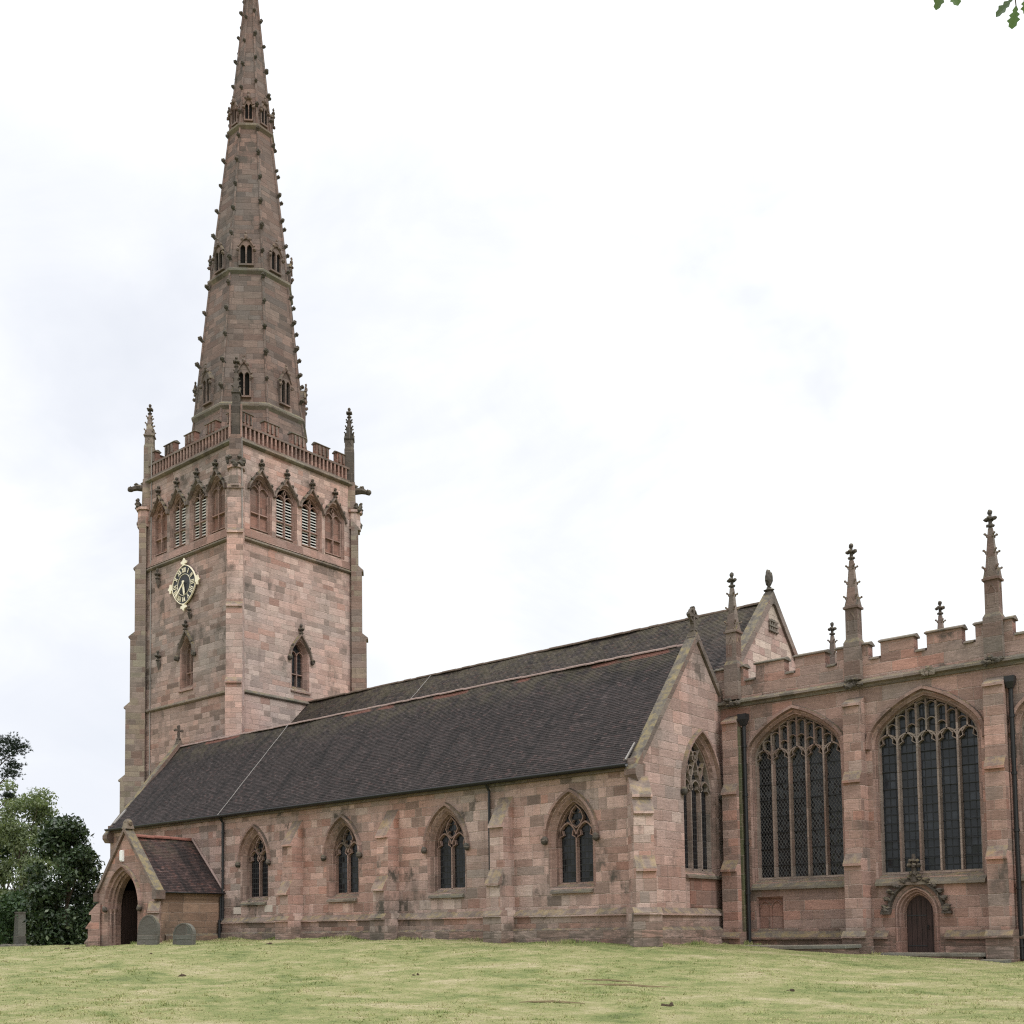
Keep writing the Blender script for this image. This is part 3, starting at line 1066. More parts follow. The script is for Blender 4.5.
# lead flashing stubs at the two ends of the aisle eaves
mb = MB()
mb.extr_az(eastf(XE - 0.30), [(30.60, 5.56), (30.64, 5.53), (31.22, 6.17), (31.19, 6.19)], -0.035, 0.005)
mb.build("flashing", M_LEADG, aroof)
mb = MB()
mb.extr_az(eastf(XW + 0.34), [(30.78, 5.72), (30.86, 5.68), (31.55, 6.44), (31.47, 6.48)], -0.02, 0.12)
mb.build("flashing", M_LEADG, aroof)

# gutter and rainwater pipes
def gutter(p, q, name="gutter", r=0.075):
    mb = MB()
    p, q = Vector(p), Vector(q)
    side = (q - p).normalized().cross(Vector((0, 0, 1)))
    for a, b in ((p, q),):
        rows = []
        for P in (a, b):
            out = [P + side * (r * math.cos(th)) + Vector((0, 0, r * math.sin(th))) for th in [math.pi + math.pi * i / 8 for i in range(9)]]
            inn = [P + side * (r * 0.85 * math.cos(th)) + Vector((0, 0, r * 0.85 * math.sin(th))) for th in [math.pi + math.pi * i / 8 for i in range(9)]][::-1]
            rows.append(mb.pts(out + inn))
        n = len(rows[0])
        for i in range(n):
            j = (i + 1) % n
            mb.f.append([rows[0][i], rows[0][j], rows[1][j], rows[1][i]])
        mb.f.append(rows[0])
        mb.f.append(rows[1][::-1])
    return part(mb, name, M_IRON, None, True)


gutter((XW + 0.2, 30.48, 5.40), (XE - 0.2, 30.48, 5.40), r=0.11)


def rain_pipe(x, y, z1, z0, r=0.055, hopper=None, shoe=True, head_y=None):
    mb = MB()
    path = [(x, y, z1), (x, y, z0)]
    if head_y is not None:
        path = [(x, head_y, z1 + 0.34), (x, y, z1 + 0.02), (x, y, z0)]
    if shoe:
        path += [(x, y - 0.10, z0 - 0.12)]
    mb.tube(path, [r] * len(path), 10)
    z = z0 + 0.4
    while z < z1:
        mb.tube([(x, y, z - 0.04), (x, y, z + 0.04)], [r * 1.32] * 2, 10)
        z += 1.75
    p = part(mb, "drainpipe", M_IRON)
    if hopper:
        w_, hh = hopper
        h = MB()
        h.frustum((x, y - 0.03), z1 - 0.05, z1 + hh * 0.45, r * 1.1, w_ * 0.62, 4)
        h.frustum((x, y - 0.03), z1 + hh * 0.45, z1 + hh, w_ * 0.62, w_ * 0.66, 4)
        h.build("rainwater_head", M_IRON, p)
    return p


rain_pipe(-41.15, YS - 0.10, 5.05, 0.72, 0.06, shoe=True, head_y=30.50)
rain_pipe(-41.15, YS - 0.28, 0.66, -0.2, 0.06)
rain_pipe(-25.40, YS - 0.10, 5.05, -0.1, 0.05, head_y=30.50)

# --- nave east gable, seen above the chancel parapet
mb = MB()
mb.wall(FE, [(36.75, 8.0), (45.6, 8.0), (45.6, 8.4), (41.1, 13.05), (36.75, 8.5)], [])
part(mb, "nave_gable_wall", stone_mat("pale limewashed gable stone", [BUFF, (0.55, 0.44, 0.37), PINK, BUFF], 0.33, 0.45, 0.9, 0.25, 15.0, vary=0.8))
gable_coping(XE, -0.32, 0.10, [(36.6, 8.35), (41.1, 13.02), (45.7, 8.25)], "nave_coping", 0.28)
mb = MB()
for k in range(4):
    mb.box(FE, 40.75 + k * 0.20, 40.87 + k * 0.20, 11.75, 12.35 - abs(k - 1.5) * 0.12, 0.0, 0.05)
for k in range(3):
    mb.box(FE, 40.70, 41.50, 11.78 + k * 0.2, 11.84 + k * 0.2, 0.05, 0.08)
part(mb, "gable_vent", M_COPE)


def poppy(mb, c, z, s, arms=4):
    """crocketed finial: stem, knop of leaves, small bud"""
    mb.frustum(c, z - 0.05 * s, z + 0.85 * s, 0.10 * s, 0.07 * s, 6)
    for k in range(arms):
        a = k * 2 * math.pi / arms + math.pi / 4 * 0
        mb.blob((c[0] + 0.20 * s * math.cos(a), c[1] + 0.20 * s * math.sin(a), z + 0.56 * s), (0.15 * s, 0.15 * s, 0.12 * s), 7, 4, 0.2)
        mb.blob((c[0] + 0.13 * s * math.cos(a + .5), c[1] + 0.13 * s * math.sin(a + .5), z + 0.18 * s), (0.10 * s, 0.10 * s, 0.09 * s), 6, 4, 0.2)
    mb.blob((c[0], c[1], z + 0.92 * s), (0.14 * s, 0.14 * s, 0.17 * s), 8, 5, 0.12)


mb = MB()
mb.frustum((XE - 0.1, 41.1), 12.9, 13.42, 0.20, 0.12, 4)
mb.frustum((XE - 0.1, 41.1), 13.42, 13.62, 0.09, 0.09, 8)
mb.blob((XE - 0.1, 41.1, 13.50), (0.20, 0.20, 0.07), 8, 4, 0.2)
mb.blob((XE - 0.1, 41.1, 13.98), (0.14, 0.20, 0.36), 9, 7, 0.14)
part(mb, "gable_finial", M_CARVE)


def pinnacle(c, z0, z1, z2, z3, r, mat=M_TRIMD, rot=None, rows=3, base=None):
    """square shaft z0..z1, crocketed spirelet z1..z2, finial to z3"""
    mb = MB()
    if base:
        mb.frustum(c, base[0], z0, base[1], base[1], 4, rot)
        mb.frustum(c, z0, z0 + 0.14, base[1], r, 4, rot)
        z0 = z0 + 0.14
    mb.frustum(c, z0, z1, r, r * 0.97, 4, rot)
    mb.frustum(c, z1, z1 + 0.07, r * 1.25, r * 1.25, 4, rot)
    r0 = math.pi / 4 if rot is None else rot
    for k in range(4):          # little gablets at the head of the shaft
        a = r0 + math.pi / 4 + k * math.pi / 2
        fr = Fr((c[0], c[1], 0), (-math.sin(a), math.cos(a), 0), (math.cos(a), math.sin(a), 0))
        mb.extr_az(fr, [(-r * 0.95, z1 + 0.07), (r * 0.95, z1 + 0.07), (0, z1 + 0.07 + r * 1.6)], r * 0.6, r * 1.12)
        mb.bar(fr, [(-r * 0.55, z1 - 0.75 * (z1 - z0)), (-r * 0.55, z1 - 0.35), (0, z1 - 0.12), (r * 0.55, z1 - 0.35), (r * 0.55, z1 - 0.75 * (z1 - z0))], 0.03, 0.06, r * 0.95, r * 1.08)
    zt = z2
    mb.frustum(c, z1 + 0.07, zt, r * 0.88, r * 0.30, 4, rot)
    for i in range(rows):
        f = (i + 0.55) / rows
        zz = z1 + 0.1 + (zt - z1 - 0.1) * f
        rr = (r * 0.88 + (r * 0.30 - r * 0.88) * f) * math.sqrt(2)
        for k in range(4):
            a = r0 + k * math.pi / 2
            p = Vector((c[0] + rr * math.cos(a), c[1] + rr * math.sin(a), zz))
            q = p + Vector((math.cos(a), math.sin(a), 0.55)) * r * 0.40
            mb.tube([p - Vector((0, 0, r * 0.3)), p, q], [r * 0.20, r * 0.22, r * 0.12], 5)
            mb.blob(q, r * 0.20, 6, 4, 0.15)
    o = part(mb, "pinnacle", mat)
    f = MB()
    poppy(f, c, zt - 0.02, (z3 - zt) / 1.08)
    f.build("finial", M_CARVE, o)
    return o


# --- chancel
def five_light(c, glass, name="chancel_window"):
    z0, zs, wo, rise, depth = 1.62, 6.02, 1.70, 1.56, 0.26
    rings = [(0.0, 0.0, 0.0), (0.06, -0.05, 0.0), (0.09, -0.05, 0.02), (0.10, -0.16, 0.06), (0.12, -0.16, 0.07), (0.13, -depth, 0.14)]
    mb = MB()
    mb.loft(FC, [(arch4(c, z0, wo, zs, rise, i, s, 16), d) for i, d, s in rings])
    wobj = part(mb, name, M_TRIM)
    ins = rings[-1][0]
    inner = arch4(c, z0, wo, zs, rise, ins, 0.14, 24)
    wi = wo - ins
    g = MB()
    g.fill(FC, arch4(c, z0, wo, zs, rise, ins - 0.01, 0.13, 16), -depth - 0.12)
    g.build("glass", glass, wobj)
    d0, d1 = -depth - 0.14, -depth + 0.06
    t = MB()
    t.bar(FC, inner, 0.06, 0.12, d0, d1, closed=True)
    lw = 2 * wi / 5
    zh = zs - 0.02
    zt = lambda a: top_at(inner, a)
    for k in range(1, 5):
        a = c - wi + k * lw
        t.bar(FC, [(a, z0 + 0.18), (a, zt(a))], 0.06, 0.125, d0, d1)
    for k in range(5):
        cc = c - wi + (k + 0.5) * lw
        t.bar(FC, head(cc, lw / 2, zh, lw * 0.56), 0.045, 0.085, d0, d1 - 0.005)
        for q in (-1, 1):        # cusped heads
            t.bar(FC, [(cc + q * lw * 0.47, zh - 0.03), (cc + q * lw * 0.24, zh + 0.07), (cc + q * lw * 0.30, zh + 0.25)], 0.02, 0.04, d0, d1 - 0.02)
        zb = zh + lw * 0.52
        if zt(cc) > zb + 0.12:
            t.bar(FC, [(cc, zb - 0.01), (cc, zt(cc))], 0.05, 0.10, d0, d1 - 0.005)
        for q in (-1, 1):        # sub-lights of the panel tracery
            ac = cc + q * lw / 4
            zl = min(zt(ac - lw / 4 + 0.01), zt(ac + lw / 4 - 0.01), zt(ac)) - 0.20
            if zl > zb - 0.02:
                t.bar(FC, head(ac, lw / 4, zl, lw * 0.27), 0.025, 0.05, d0, d1 - 0.01)
                if zl - 0.55 > zb:
                    t.bar(FC, head(ac, lw / 4, zl - 0.52, lw * 0.27), 0.025, 0.05, d0, d1 - 0.01)
            if zl > zh + 0.1:
                t.bar(FC, [(cc + q * lw * 0.10, zb), (cc + q * lw * 0.25, zb - 0.12), (cc + q * lw * 0.46, zb - 0.04)], 0.03, 0.05, d0, d1 - 0.015)
    t.build("tracery", M_TRACE, wobj)
    z = z0 + 0.62
    while z < zs - 0.1:         # iron saddle bars run behind the mullions
        sb = MB()
        sb.box(FC, c - wi + 0.02, c + wi - 0.02, z - 0.012, z + 0.012, -depth - 0.11, -depth - 0.085)
        sb.build("saddle_bar", M_IRON, wobj)
        z += 0.58
    hood(FC, arch_only(arch4(c, z0, wo + 0.12, zs, rise + 0.14, n=16)), wobj, mat=M_TRIM, width=0.17, proj=0.14, legs=0.12, stops=False)
    sill = MB()
    sill.extr_dz(FC, [(-0.3, z0 - 0.26), (0.16, z0 - 0.26), (0.16, z0 - 0.18), (-0.10, z0 + 0.06), (-0.3, z0 + 0.06)], c - 1.70, c + 1.70)
    sill.build("window_sill", M_COPE, wobj)
    return arch4(c, z0, wo, zs, rise, n=16)


CWIN = (-16.42, -12.03, -7.62)
chole = [five_light(c, g) for c, g in zip(CWIN, (M_GLASSD, M_GLASSC, M_GLASSC))]


def priest_door():
    c, z0, zs, wo, rise = -12.47, -1.1, 0.46, 0.70, 0.86
    rings = [(0.0, 0.0, 0), (0.05, 0.05, 0), (0.09, 0.05, 0), (0.12, -0.05, 0), (0.17, -0.05, 0), (0.21, -0.17, 0), (0.24, -0.17, 0), (0.28, -0.28, 0)]
    mb = MB()
    mb.loft(FC, [(arch2(c, z0, wo, zs, rise, i, s), d) for i, d, s in rings])
    d = part(mb, "door_frame", M_TRIM)
    lf = MB()
    lf.extr_az(FC, arch2(c, z0, wo, zs, rise, 0.275, 0.0), -0.36, -0.30)
    leaf = lf.build("door", M_DOOR, d)
    hd = MB()
    hd.tube([FC.P(c + 0.26, 0.05, -0.29), FC.P(c + 0.26, 0.05, -0.24), FC.P(c + 0.26, -0.08, -0.24)], [0.02] * 3, 6)
    hd.box(FC, c - 0.40, c + 0.2, -0.62, -0.585, -0.31, -0.29)
    hd.box(FC, c - 0.40, c + 0.2, 0.36, 0.395, -0.31, -0.29)
    hd.build("ironwork", M_IRON, d)
    # crocketed ogee hood with a tall finial
    h = MB()
    arc = arch_only(arch2(c, z0, wo + 0.16, zs + 0.02, rise + 0.16))
    h.bar(FC, arc, 0.07, 0.14, -0.02, 0.15)
    ho = h.build("hood_mould", M_CARVE, d)
    cr = MB()
    n = len(arc)
    for k in range(1, n - 1):
        if k % 2 == 0:
            continue
        a, z = arc[k]
        v = Vector((a - c, z - zs + 0.3)).normalized() * 0.14
        cr.blob(FC.P(a + v.x, z + v.y, 0.12), (0.12, 0.10, 0.075), 7, 5, 0.3)
        cr.blob(FC.P(a + v.x * 0.5 + 0.05, z + v.y * 0.5, 0.16), (0.06, 0.06, 0.055), 6, 4, 0.3)
    cr.build("foliage_carving", M_CARVE, d)
    f = MB()
    zt = arc[n // 2][1]
    cc = FC.P(c, 0, 0.12)
    f.frustum(cc, zt - 0.05, zt + 0.45, 0.10, 0.06, 6)
    for zz, rr in ((zt + 0.22, 0.15), (zt + 0.48, 0.21), (zt + 0.62, 0.16)):
        for k in range(5):
            a = k * 2 * math.pi / 5
            f.blob((cc.x + rr * 0.7 * math.cos(a), cc.y + rr * 0.7 * math.sin(a), zz), (rr * 0.42, rr * 0.42, 0.07), 6, 4, 0.25)
    f.frustum(cc, zt + 0.45, zt + 0.85, 0.09, 0.04, 6)
    f.build("finial", M_CARVE, d)
    for sg in (-1, 1):
        s = MB()
        s.box(FC, c + sg * 0.96 - 0.14, c + sg * 0.96 + 0.14, zs - 0.04, zs + 0.04, -0.02, 0.20)
        s.blob(FC.P(c + sg * 0.95, zs + 0.10, 0.12), (0.14, 0.12, 0.12), 7, 5, 0.25)
        s.build("label_stop", M_CARVE, d)
    return arch2(c, z0, wo, zs, rise)


dh = priest_door()
XC0 = XE - 0.4
mb = MB()
panel = [(-18.0, -0.05), (-17.0, -0.05), (-17.0, 1.12), (-18.0, 1.12)]
mb.wall(FC, [(XC0, -2.2), (XCE, -2.2), (XCE, 8.2), (XC0, 8.2)], chole + [dh, panel])
mb.wall(Fr((XCE, 0, 0), (0, 1, 0), (1, 0, 0)), [(YC, -2.2), (45.6, -2.2), (45.6, 8.2), (YC, 8.2)])
mb.wall(Fr((0, 45.6, 0), (-1, 0, 0), (0, 1, 0)), [(-XCE, -2.2), (-XC0, -2.2), (-XC0, 8.2), (-XCE, 8.2)])
mb.face([(XC0, YC + 0.3, 8.3), (XCE, YC + 0.3, 8.3), (XCE, 45.4, 8.3), (XC0, 45.4, 8.3)])
part(mb, "chancel_wall", M_CHANCEL)
mb = MB()      # blind two-arched recess under the first window
mb.loft(FC, [(panel, 0.0), ([(-17.94, 0.0), (-17.06, 0.0), (-17.06, 1.06), (-17.94, 1.06)], -0.06), ([(-17.93, 0.01), (-17.07, 0.01), (-17.07, 1.05), (-17.93, 1.05)], -0.14)])
mb.box(FC, -17.95, -17.05, -0.02, 1.08, -0.2, -0.14)
mb.box(FC, -17.53, -17.47, 0.0, 0.8, -0.14, -0.08)
for cc in (-17.72, -17.28):
    mb.bar(FC, head(cc, 0.2, 0.72, 0.25), 0.03, 0.06, -0.14, -0.09)
part(mb, "blind_recess", M_REDP)
mb = MB()
PC = [(-0.1, -2.2), (0.14, -2.2), (0.14, -0.38), (0.25, -0.38), (0.25, -0.31), (0.0, -0.10), (-0.1, -0.10)]
for a0, a1 in ((XE + 0.2, -13.36), (-11.58, XCE)):
    mb.extr_dz(FC, PC, a0, a1)
part(mb, "plinth", M_CHANCEL)
mb = MB()      # cornice under the parapet
mb.extr_dz(FC, [(-0.1, 8.00), (0.06, 8.00), (0.10, 8.08), (0.24, 8.12), (0.24, 8.19), (0.0, 8.32), (-0.1, 8.32)], XC0, XCE + 0.1)
part(mb, "string_course", M_COPE)


def crenel(fr, a0, a1, zb, zs, zt, merlons, d0, d1, mat=M_CHANCEL, cope=M_COPE, name="parapet", ch=0.09):
    poly = [(a0, zb), (a1, zb)]
    top = []
    cur = a0
    for m0, m1 in merlons:
        m0, m1 = max(a0, m0), min(a1, m1)
        if m0 > cur + 1e-6:
            top += [(cur, zs), (m0, zs)]
        top += [(m0, zt), (m1, zt)]
        cur = m1
    if cur < a1 - 1e-6:
        top += [(cur, zs), (a1, zs)]
    poly += top[::-1]
    mb = MB()
    mb.extr_az(fr, poly, d0, d1)
    o = part(mb, name, mat)
    cp = MB()
    cur = a0
    prof = lambda z: [(d0 - 0.07, z), (d1 + 0.07, z), (d1 + 0.07, z + 0.04), ((d0 + d1) / 2 + 0.04, z + ch + 0.04), ((d0 + d1) / 2 - 0.04, z + ch + 0.04), (d0 - 0.07, z + 0.04)]
    for m0, m1 in merlons:
        m0, m1 = max(a0, m0), min(a1, m1)
        if m0 > cur + 1e-6:
            cp.extr_dz(fr, prof(zs), cur + 0.06, m0 - 0.06)
        cp.extr_dz(fr, prof(zt), m0 - 0.06, m1 + 0.06)
        cur = m1
    if cur < a1 - 1e-6:
        cp.extr_dz(fr, prof(zs), cur + 0.06, a1)
    cp.build("coping", cope, o)
    return o


MER = [(-19.36, -18.25)] + [(-17.77 + 1.482 * k, -16.70 + 1.482 * k) for k in range(9)]
MER[-1] = (MER[-1][0], XCE)
crenel(FC, -19.36, XCE, 8.24, 8.90, 9.44, MER, -0.38, 0.02)
FNP = south(45.6)
crenel(FNP, XC0, XCE, 8.24, 8.90, 9.44, MER[1:], -0.02, 0.38)

for cx in (-18.62, -14.20, -9.80, -5.40):
    buttress(FC, cx, 0.29, [(0.78, 2.12, 0.32), (0.62, 4.88, 0.30), (0.48, 7.45, 0.2)], 7.72, M_CHANCEL, base=-2.2, plinth=(-0.10, 0.10))
    mb = MB()                   # carved boss where the cornice breaks round the buttress
    for k in range(16):
        mb.blob(FC.P(cx + random.uniform(-0.26, 0.26), 8.16 + random.uniform(-0.12, 0.14), 0.22 + random.uniform(-0.03, 0.12)),
                (random.uniform(0.06, 0.11), random.uniform(0.05, 0.09), random.uniform(0.05, 0.09)), 6, 4, 0.25)
    part(mb, "carved_boss", M_CARVE)
    zt = 13.02
    pinnacle((cx, YC - 0.0), 9.55, 10.72, 12.40, zt, 0.205, base=(8.26, 0.27))
    pinnacle((cx, 45.6), 9.55, 10.72, 12.40, zt, 0.205, base=(8.26, 0.27))
mb = MB()
for k in range(9):
    mb.blob(FC.P(-11.75 + random.uniform(-0.26, 0.26), 8.20 + random.uniform(-0.1, 0.16), 0.22), (0.10, 0.08, 0.09), 6, 4, 0.3)
part(mb, "carved_beast", M_COPE)

rain_pipe(-18.13, YC - 0.34, 7.28, -0.9, 0.068, hopper=(0.24, 0.36), shoe=False)
rain_pipe(-9.37, YC - 0.18, 7.30, -1.0, 0.068, hopper=(0.22, 0.32), shoe=False)
mb = MB()                      # broad stone casing beside the first pipe, green with algae
mb.box(FC, -18.325, -18.24, -0.3, 7.2, -0.02, 0.46)
part(mb, "pipe_casing", stone_mat("algae green stone", [(0.11, 0.115, 0.06), (0.15, 0.14, 0.08), (0.13, 0.11, 0.07)], 0.5, 0.6, 1, 0.5, 16.0))

# --- tower
def belfry(fr, c, louvre):
    z0, zs, wo, rise, depth = 21.92, 24.18, 0.77, 0.92, 0.28
    rings = [(0.0, 0.0, 0), (0.05, -0.08, 0.03), (0.08, -0.08, 0.05), (0.13, -0.18, 0.10), (0.15, -depth, 0.20)]
    mb = MB()
    mb.loft(fr, [(arch2(c, z0, wo, zs, rise, i, s), d) for i, d, s in rings])
    o = part(mb, "belfry_window" if louvre else "blind_arch", M_TRIM)
    wi = wo - 0.16
    p = MB()
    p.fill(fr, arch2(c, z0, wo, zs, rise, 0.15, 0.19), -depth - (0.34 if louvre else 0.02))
    p.build("dark_backing" if louvre else "back_panel", M_VOID if louvre else M_REDP, o)  # behind louvres, a near black sheet stands in for the dark inside
    d0, d1 = -depth - 0.05, -depth + 0.12
    t = MB()
    inner = arch2(c, z0, wo, zs, rise, 0.16, 0.2)
    t.bar(fr, inner, 0.05, 0.10, d0, d1, closed=True)
    t.bar(fr, [(c, z0 + 0.18), (c, zs + 0.34)], 0.06, 0.12, d0, d1 + 0.02)
    zm = 22.98
    t.bar(fr, [(c - wi, zm), (c + wi, zm)], 0.06, 0.12, d0, d1 + 0.01)
    for q in (-1, 1):
        t.bar(fr, head(c + q * wi / 2, wi / 2, zs - 0.06, wi * 0.62), 0.04, 0.08, d0, d1)
    t.bar(fr, [(c, zs + 0.34), (c - 0.10, zs + 0.46), (c, zs + 0.66), (c + 0.10, zs + 0.46), (c, zs + 0.34)], 0.03, 0.06, d0, d1)
    t.build("tracery", M_TRIM, o)
    if louvre:
        lv = []
        for q in (-1, 1):
            for k in range(13):
                z = z0 + 0.28 + k * 0.166
                if abs(z + 0.03 - zm) < 0.075:
                    continue
                m = MB()
                a0, a1 = (c - wi + 0.03, c - 0.05) if q < 0 else (c + 0.05, c + wi - 0.03)
                m.hexa([fr.P(a0, z, -depth + 0.02), fr.P(a1, z, -depth + 0.02), fr.P(a1, z + 0.09, -depth - 0.22), fr.P(a0, z + 0.09, -depth - 0.22),
                        fr.P(a0, z + 0.055, -depth + 0.02), fr.P(a1, z + 0.055, -depth + 0.02), fr.P(a1, z + 0.115, -depth - 0.22), fr.P(a0, z + 0.115, -depth - 0.22)])
                m.build("louvre", M_LOUVRE, o)
    # gabled hood: steep, crocketed, with a finial
    h = MB()
    arc = [(c + 0.885, zs - 0.05), (c + 0.82, zs + 0.22), (c + 0.48, zs + 0.68), (c + 0.20, zs + 0.98), (c, zs + 1.26),
           (c - 0.20, zs + 0.98), (c - 0.48, zs + 0.68), (c - 0.82, zs + 0.22), (c - 0.885, zs - 0.05)]
    h.bar(fr, arc, 0.08, 0.16, -0.02, 0.15)
    ho = h.build("hood_mould", M_TRIMD, o)
    f = MB()
    poppy(f, fr.P(c, 0, 0.09), zs + 1.18, 0.62)
    f.build("finial", M_CARVE, o)
    for q in (-1, 1):
        for a, z in ((0.66, 0.52), (0.34, 0.92)):
            f = MB()
            f.blob(fr.P(c + q * a, zs + z, 0.10), 0.10, 6, 4, 0.25)
            f.build("crocket", M_CARVE, o)
    return arch2(c, z0, wo, zs, rise)


def lancet(fr, c, z0, zs, wo, rise, name, glass):
    rings = [(0.0, 0.0, 0), (0.06, -0.06, 0.03), (0.09, -0.06, 0.05), (0.20, -0.34, 0.22)]
    mb = MB()
    mb.loft(fr, [(arch2(c, z0, wo, zs, rise, i, s), d) for i, d, s in rings])
    o = part(mb, name, M_TRIM)
    p = MB()
    p.fill(fr, arch2(c, z0, wo, zs, rise, 0.19, 0.21), -0.46)
    p.build("glass" if glass is M_GLASS else "back_panel", glass, o)
    t = MB()
    inner = arch2(c, z0, wo, zs, rise, 0.2, 0.22)
    wi = wo - 0.2
    t.bar(fr, inner, 0.05, 0.09, -0.46, -0.31, closed=True)
    t.bar(fr, [(c, z0 + 0.2), (c, zs + 0.05)], 0.05, 0.09, -0.46, -0.31)
    for q in (-1, 1):
        t.bar(fr, head(c + q * wi / 2, wi / 2, zs, wi * 0.7), 0.04, 0.07, -0.46, -0.32)
    t.bar(fr, [(c - wi, z0 + 0.95), (c + wi, z0 + 0.95)], 0.05, 0.09, -0.46, -0.32)
    t.build("tracery", M_TRIM, o)
    h = MB()
    zs2 = zs - 0.12
    arc = [(c + wo + 0.16, zs2), (c + wo * 0.86 + 0.12, zs2 + rise * 0.45), (c + wo * 0.45 + 0.06, zs2 + rise * 0.95), (c, zs2 + rise * 1.36)]
    arc += [(2 * c - a, z) for a, z in arc[:-1]][::-1]
    h.bar(fr, arc, 0.08, 0.16, -0.02, 0.15)
    ho = h.build("hood_mould", M_TRIMD, o)
    f = MB()
    poppy(f, fr.P(c, 0, 0.09), arc[3][1] - 0.05, 0.60)
    f.build("finial", M_CARVE, o)
    for q in (-1, 1):
        f = MB()
        f.blob(fr.P(c + q * (wo + 0.17), zs2 - 0.08, 0.10), (0.17, 0.15, 0.17), 7, 5, 0.25)
        f.build("label_stop", M_CARVE, o)
        f = MB()
        f.blob(fr.P(c + q * (wo * 0.75 + 0.12), zs2 + rise * 0.66, 0.10), 0.09, 6, 4, 0.25)
        f.build("crocket", M_CARVE, o)
    sill_slab(fr, c - wo - 0.05, c + wo + 0.05, z0 - 0.02, o, 0.10, 0.14, M_TRIM)
    return arch2(c, z0, wo, zs, rise)


AS = (-54.27, -52.46, -50.55, -48.84)
AE = (37.68, 39.48, 41.35, 43.12)
hs = [belfry(TS, c, i in (1, 2)) for i, c in enumerate(AS)]
he = [belfry(TE, c, i in (1, 2)) for i, c in enumerate(AE)]
hs.append(lancet(TS, -51.55, 13.72, 15.75, 0.62, 1.0, "tower_window", M_REDP))
he.append(lancet(TE, 40.48, 13.62, 15.55, 0.66, 1.0, "tower_window", M_GLASS))
mb = MB()
zb, zt = -1.2, 26.7
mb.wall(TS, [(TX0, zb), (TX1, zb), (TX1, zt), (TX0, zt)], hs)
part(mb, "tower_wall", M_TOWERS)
mb = MB()
mb.wall(TE, [(TY0, zb), (TY1, zb), (TY1, zt), (TY0, zt)], he)
mb.wall(Fr((0, TY1, 0), (-1, 0, 0), (0, 1, 0)), [(-TX1, zb), (-TX0, zb), (-TX0, zt), (-TX1, zt)])
mb.wall(Fr((TX0, 0, 0), (0, -1, 0), (-1, 0, 0)), [(-TY1, zb), (-TY0, zb), (-TY0, zt), (-TY1, zt)])
mb.face([(TX0, TY0, 26.69), (TX1, TY0, 26.69), (TX1, TY1, 26.69), (TX0, TY1, 26.69)])
part(mb, "tower_wall", M_TOWER)
for z, pr, hh in ((12.95, 0.14, 0.22), (21.30, 0.16, 0.24), (26.62, 0.20, 0.26)):
    mb = MB()
    mb.ring(TX0, TX1, TY0, TY1, [(-0.02, z - hh * 0.6), (pr * 0.5, z - hh * 0.45), (pr, z - hh * 0.2), (pr, z), (pr * 0.25, z + hh * 0.5), (-0.02, z + hh * 0.6)])
    part(mb, "string_course", M_COPE)
mb = MB()      # sloping sill band under the belfry stage
mb.ring(TX0, TX1, TY0, TY1, [(0.02, 21.42), (0.10, 21.42), (0.02, 21.86), (-0.02, 21.86)])
part(mb, "belfry_sill", M_TRIM)

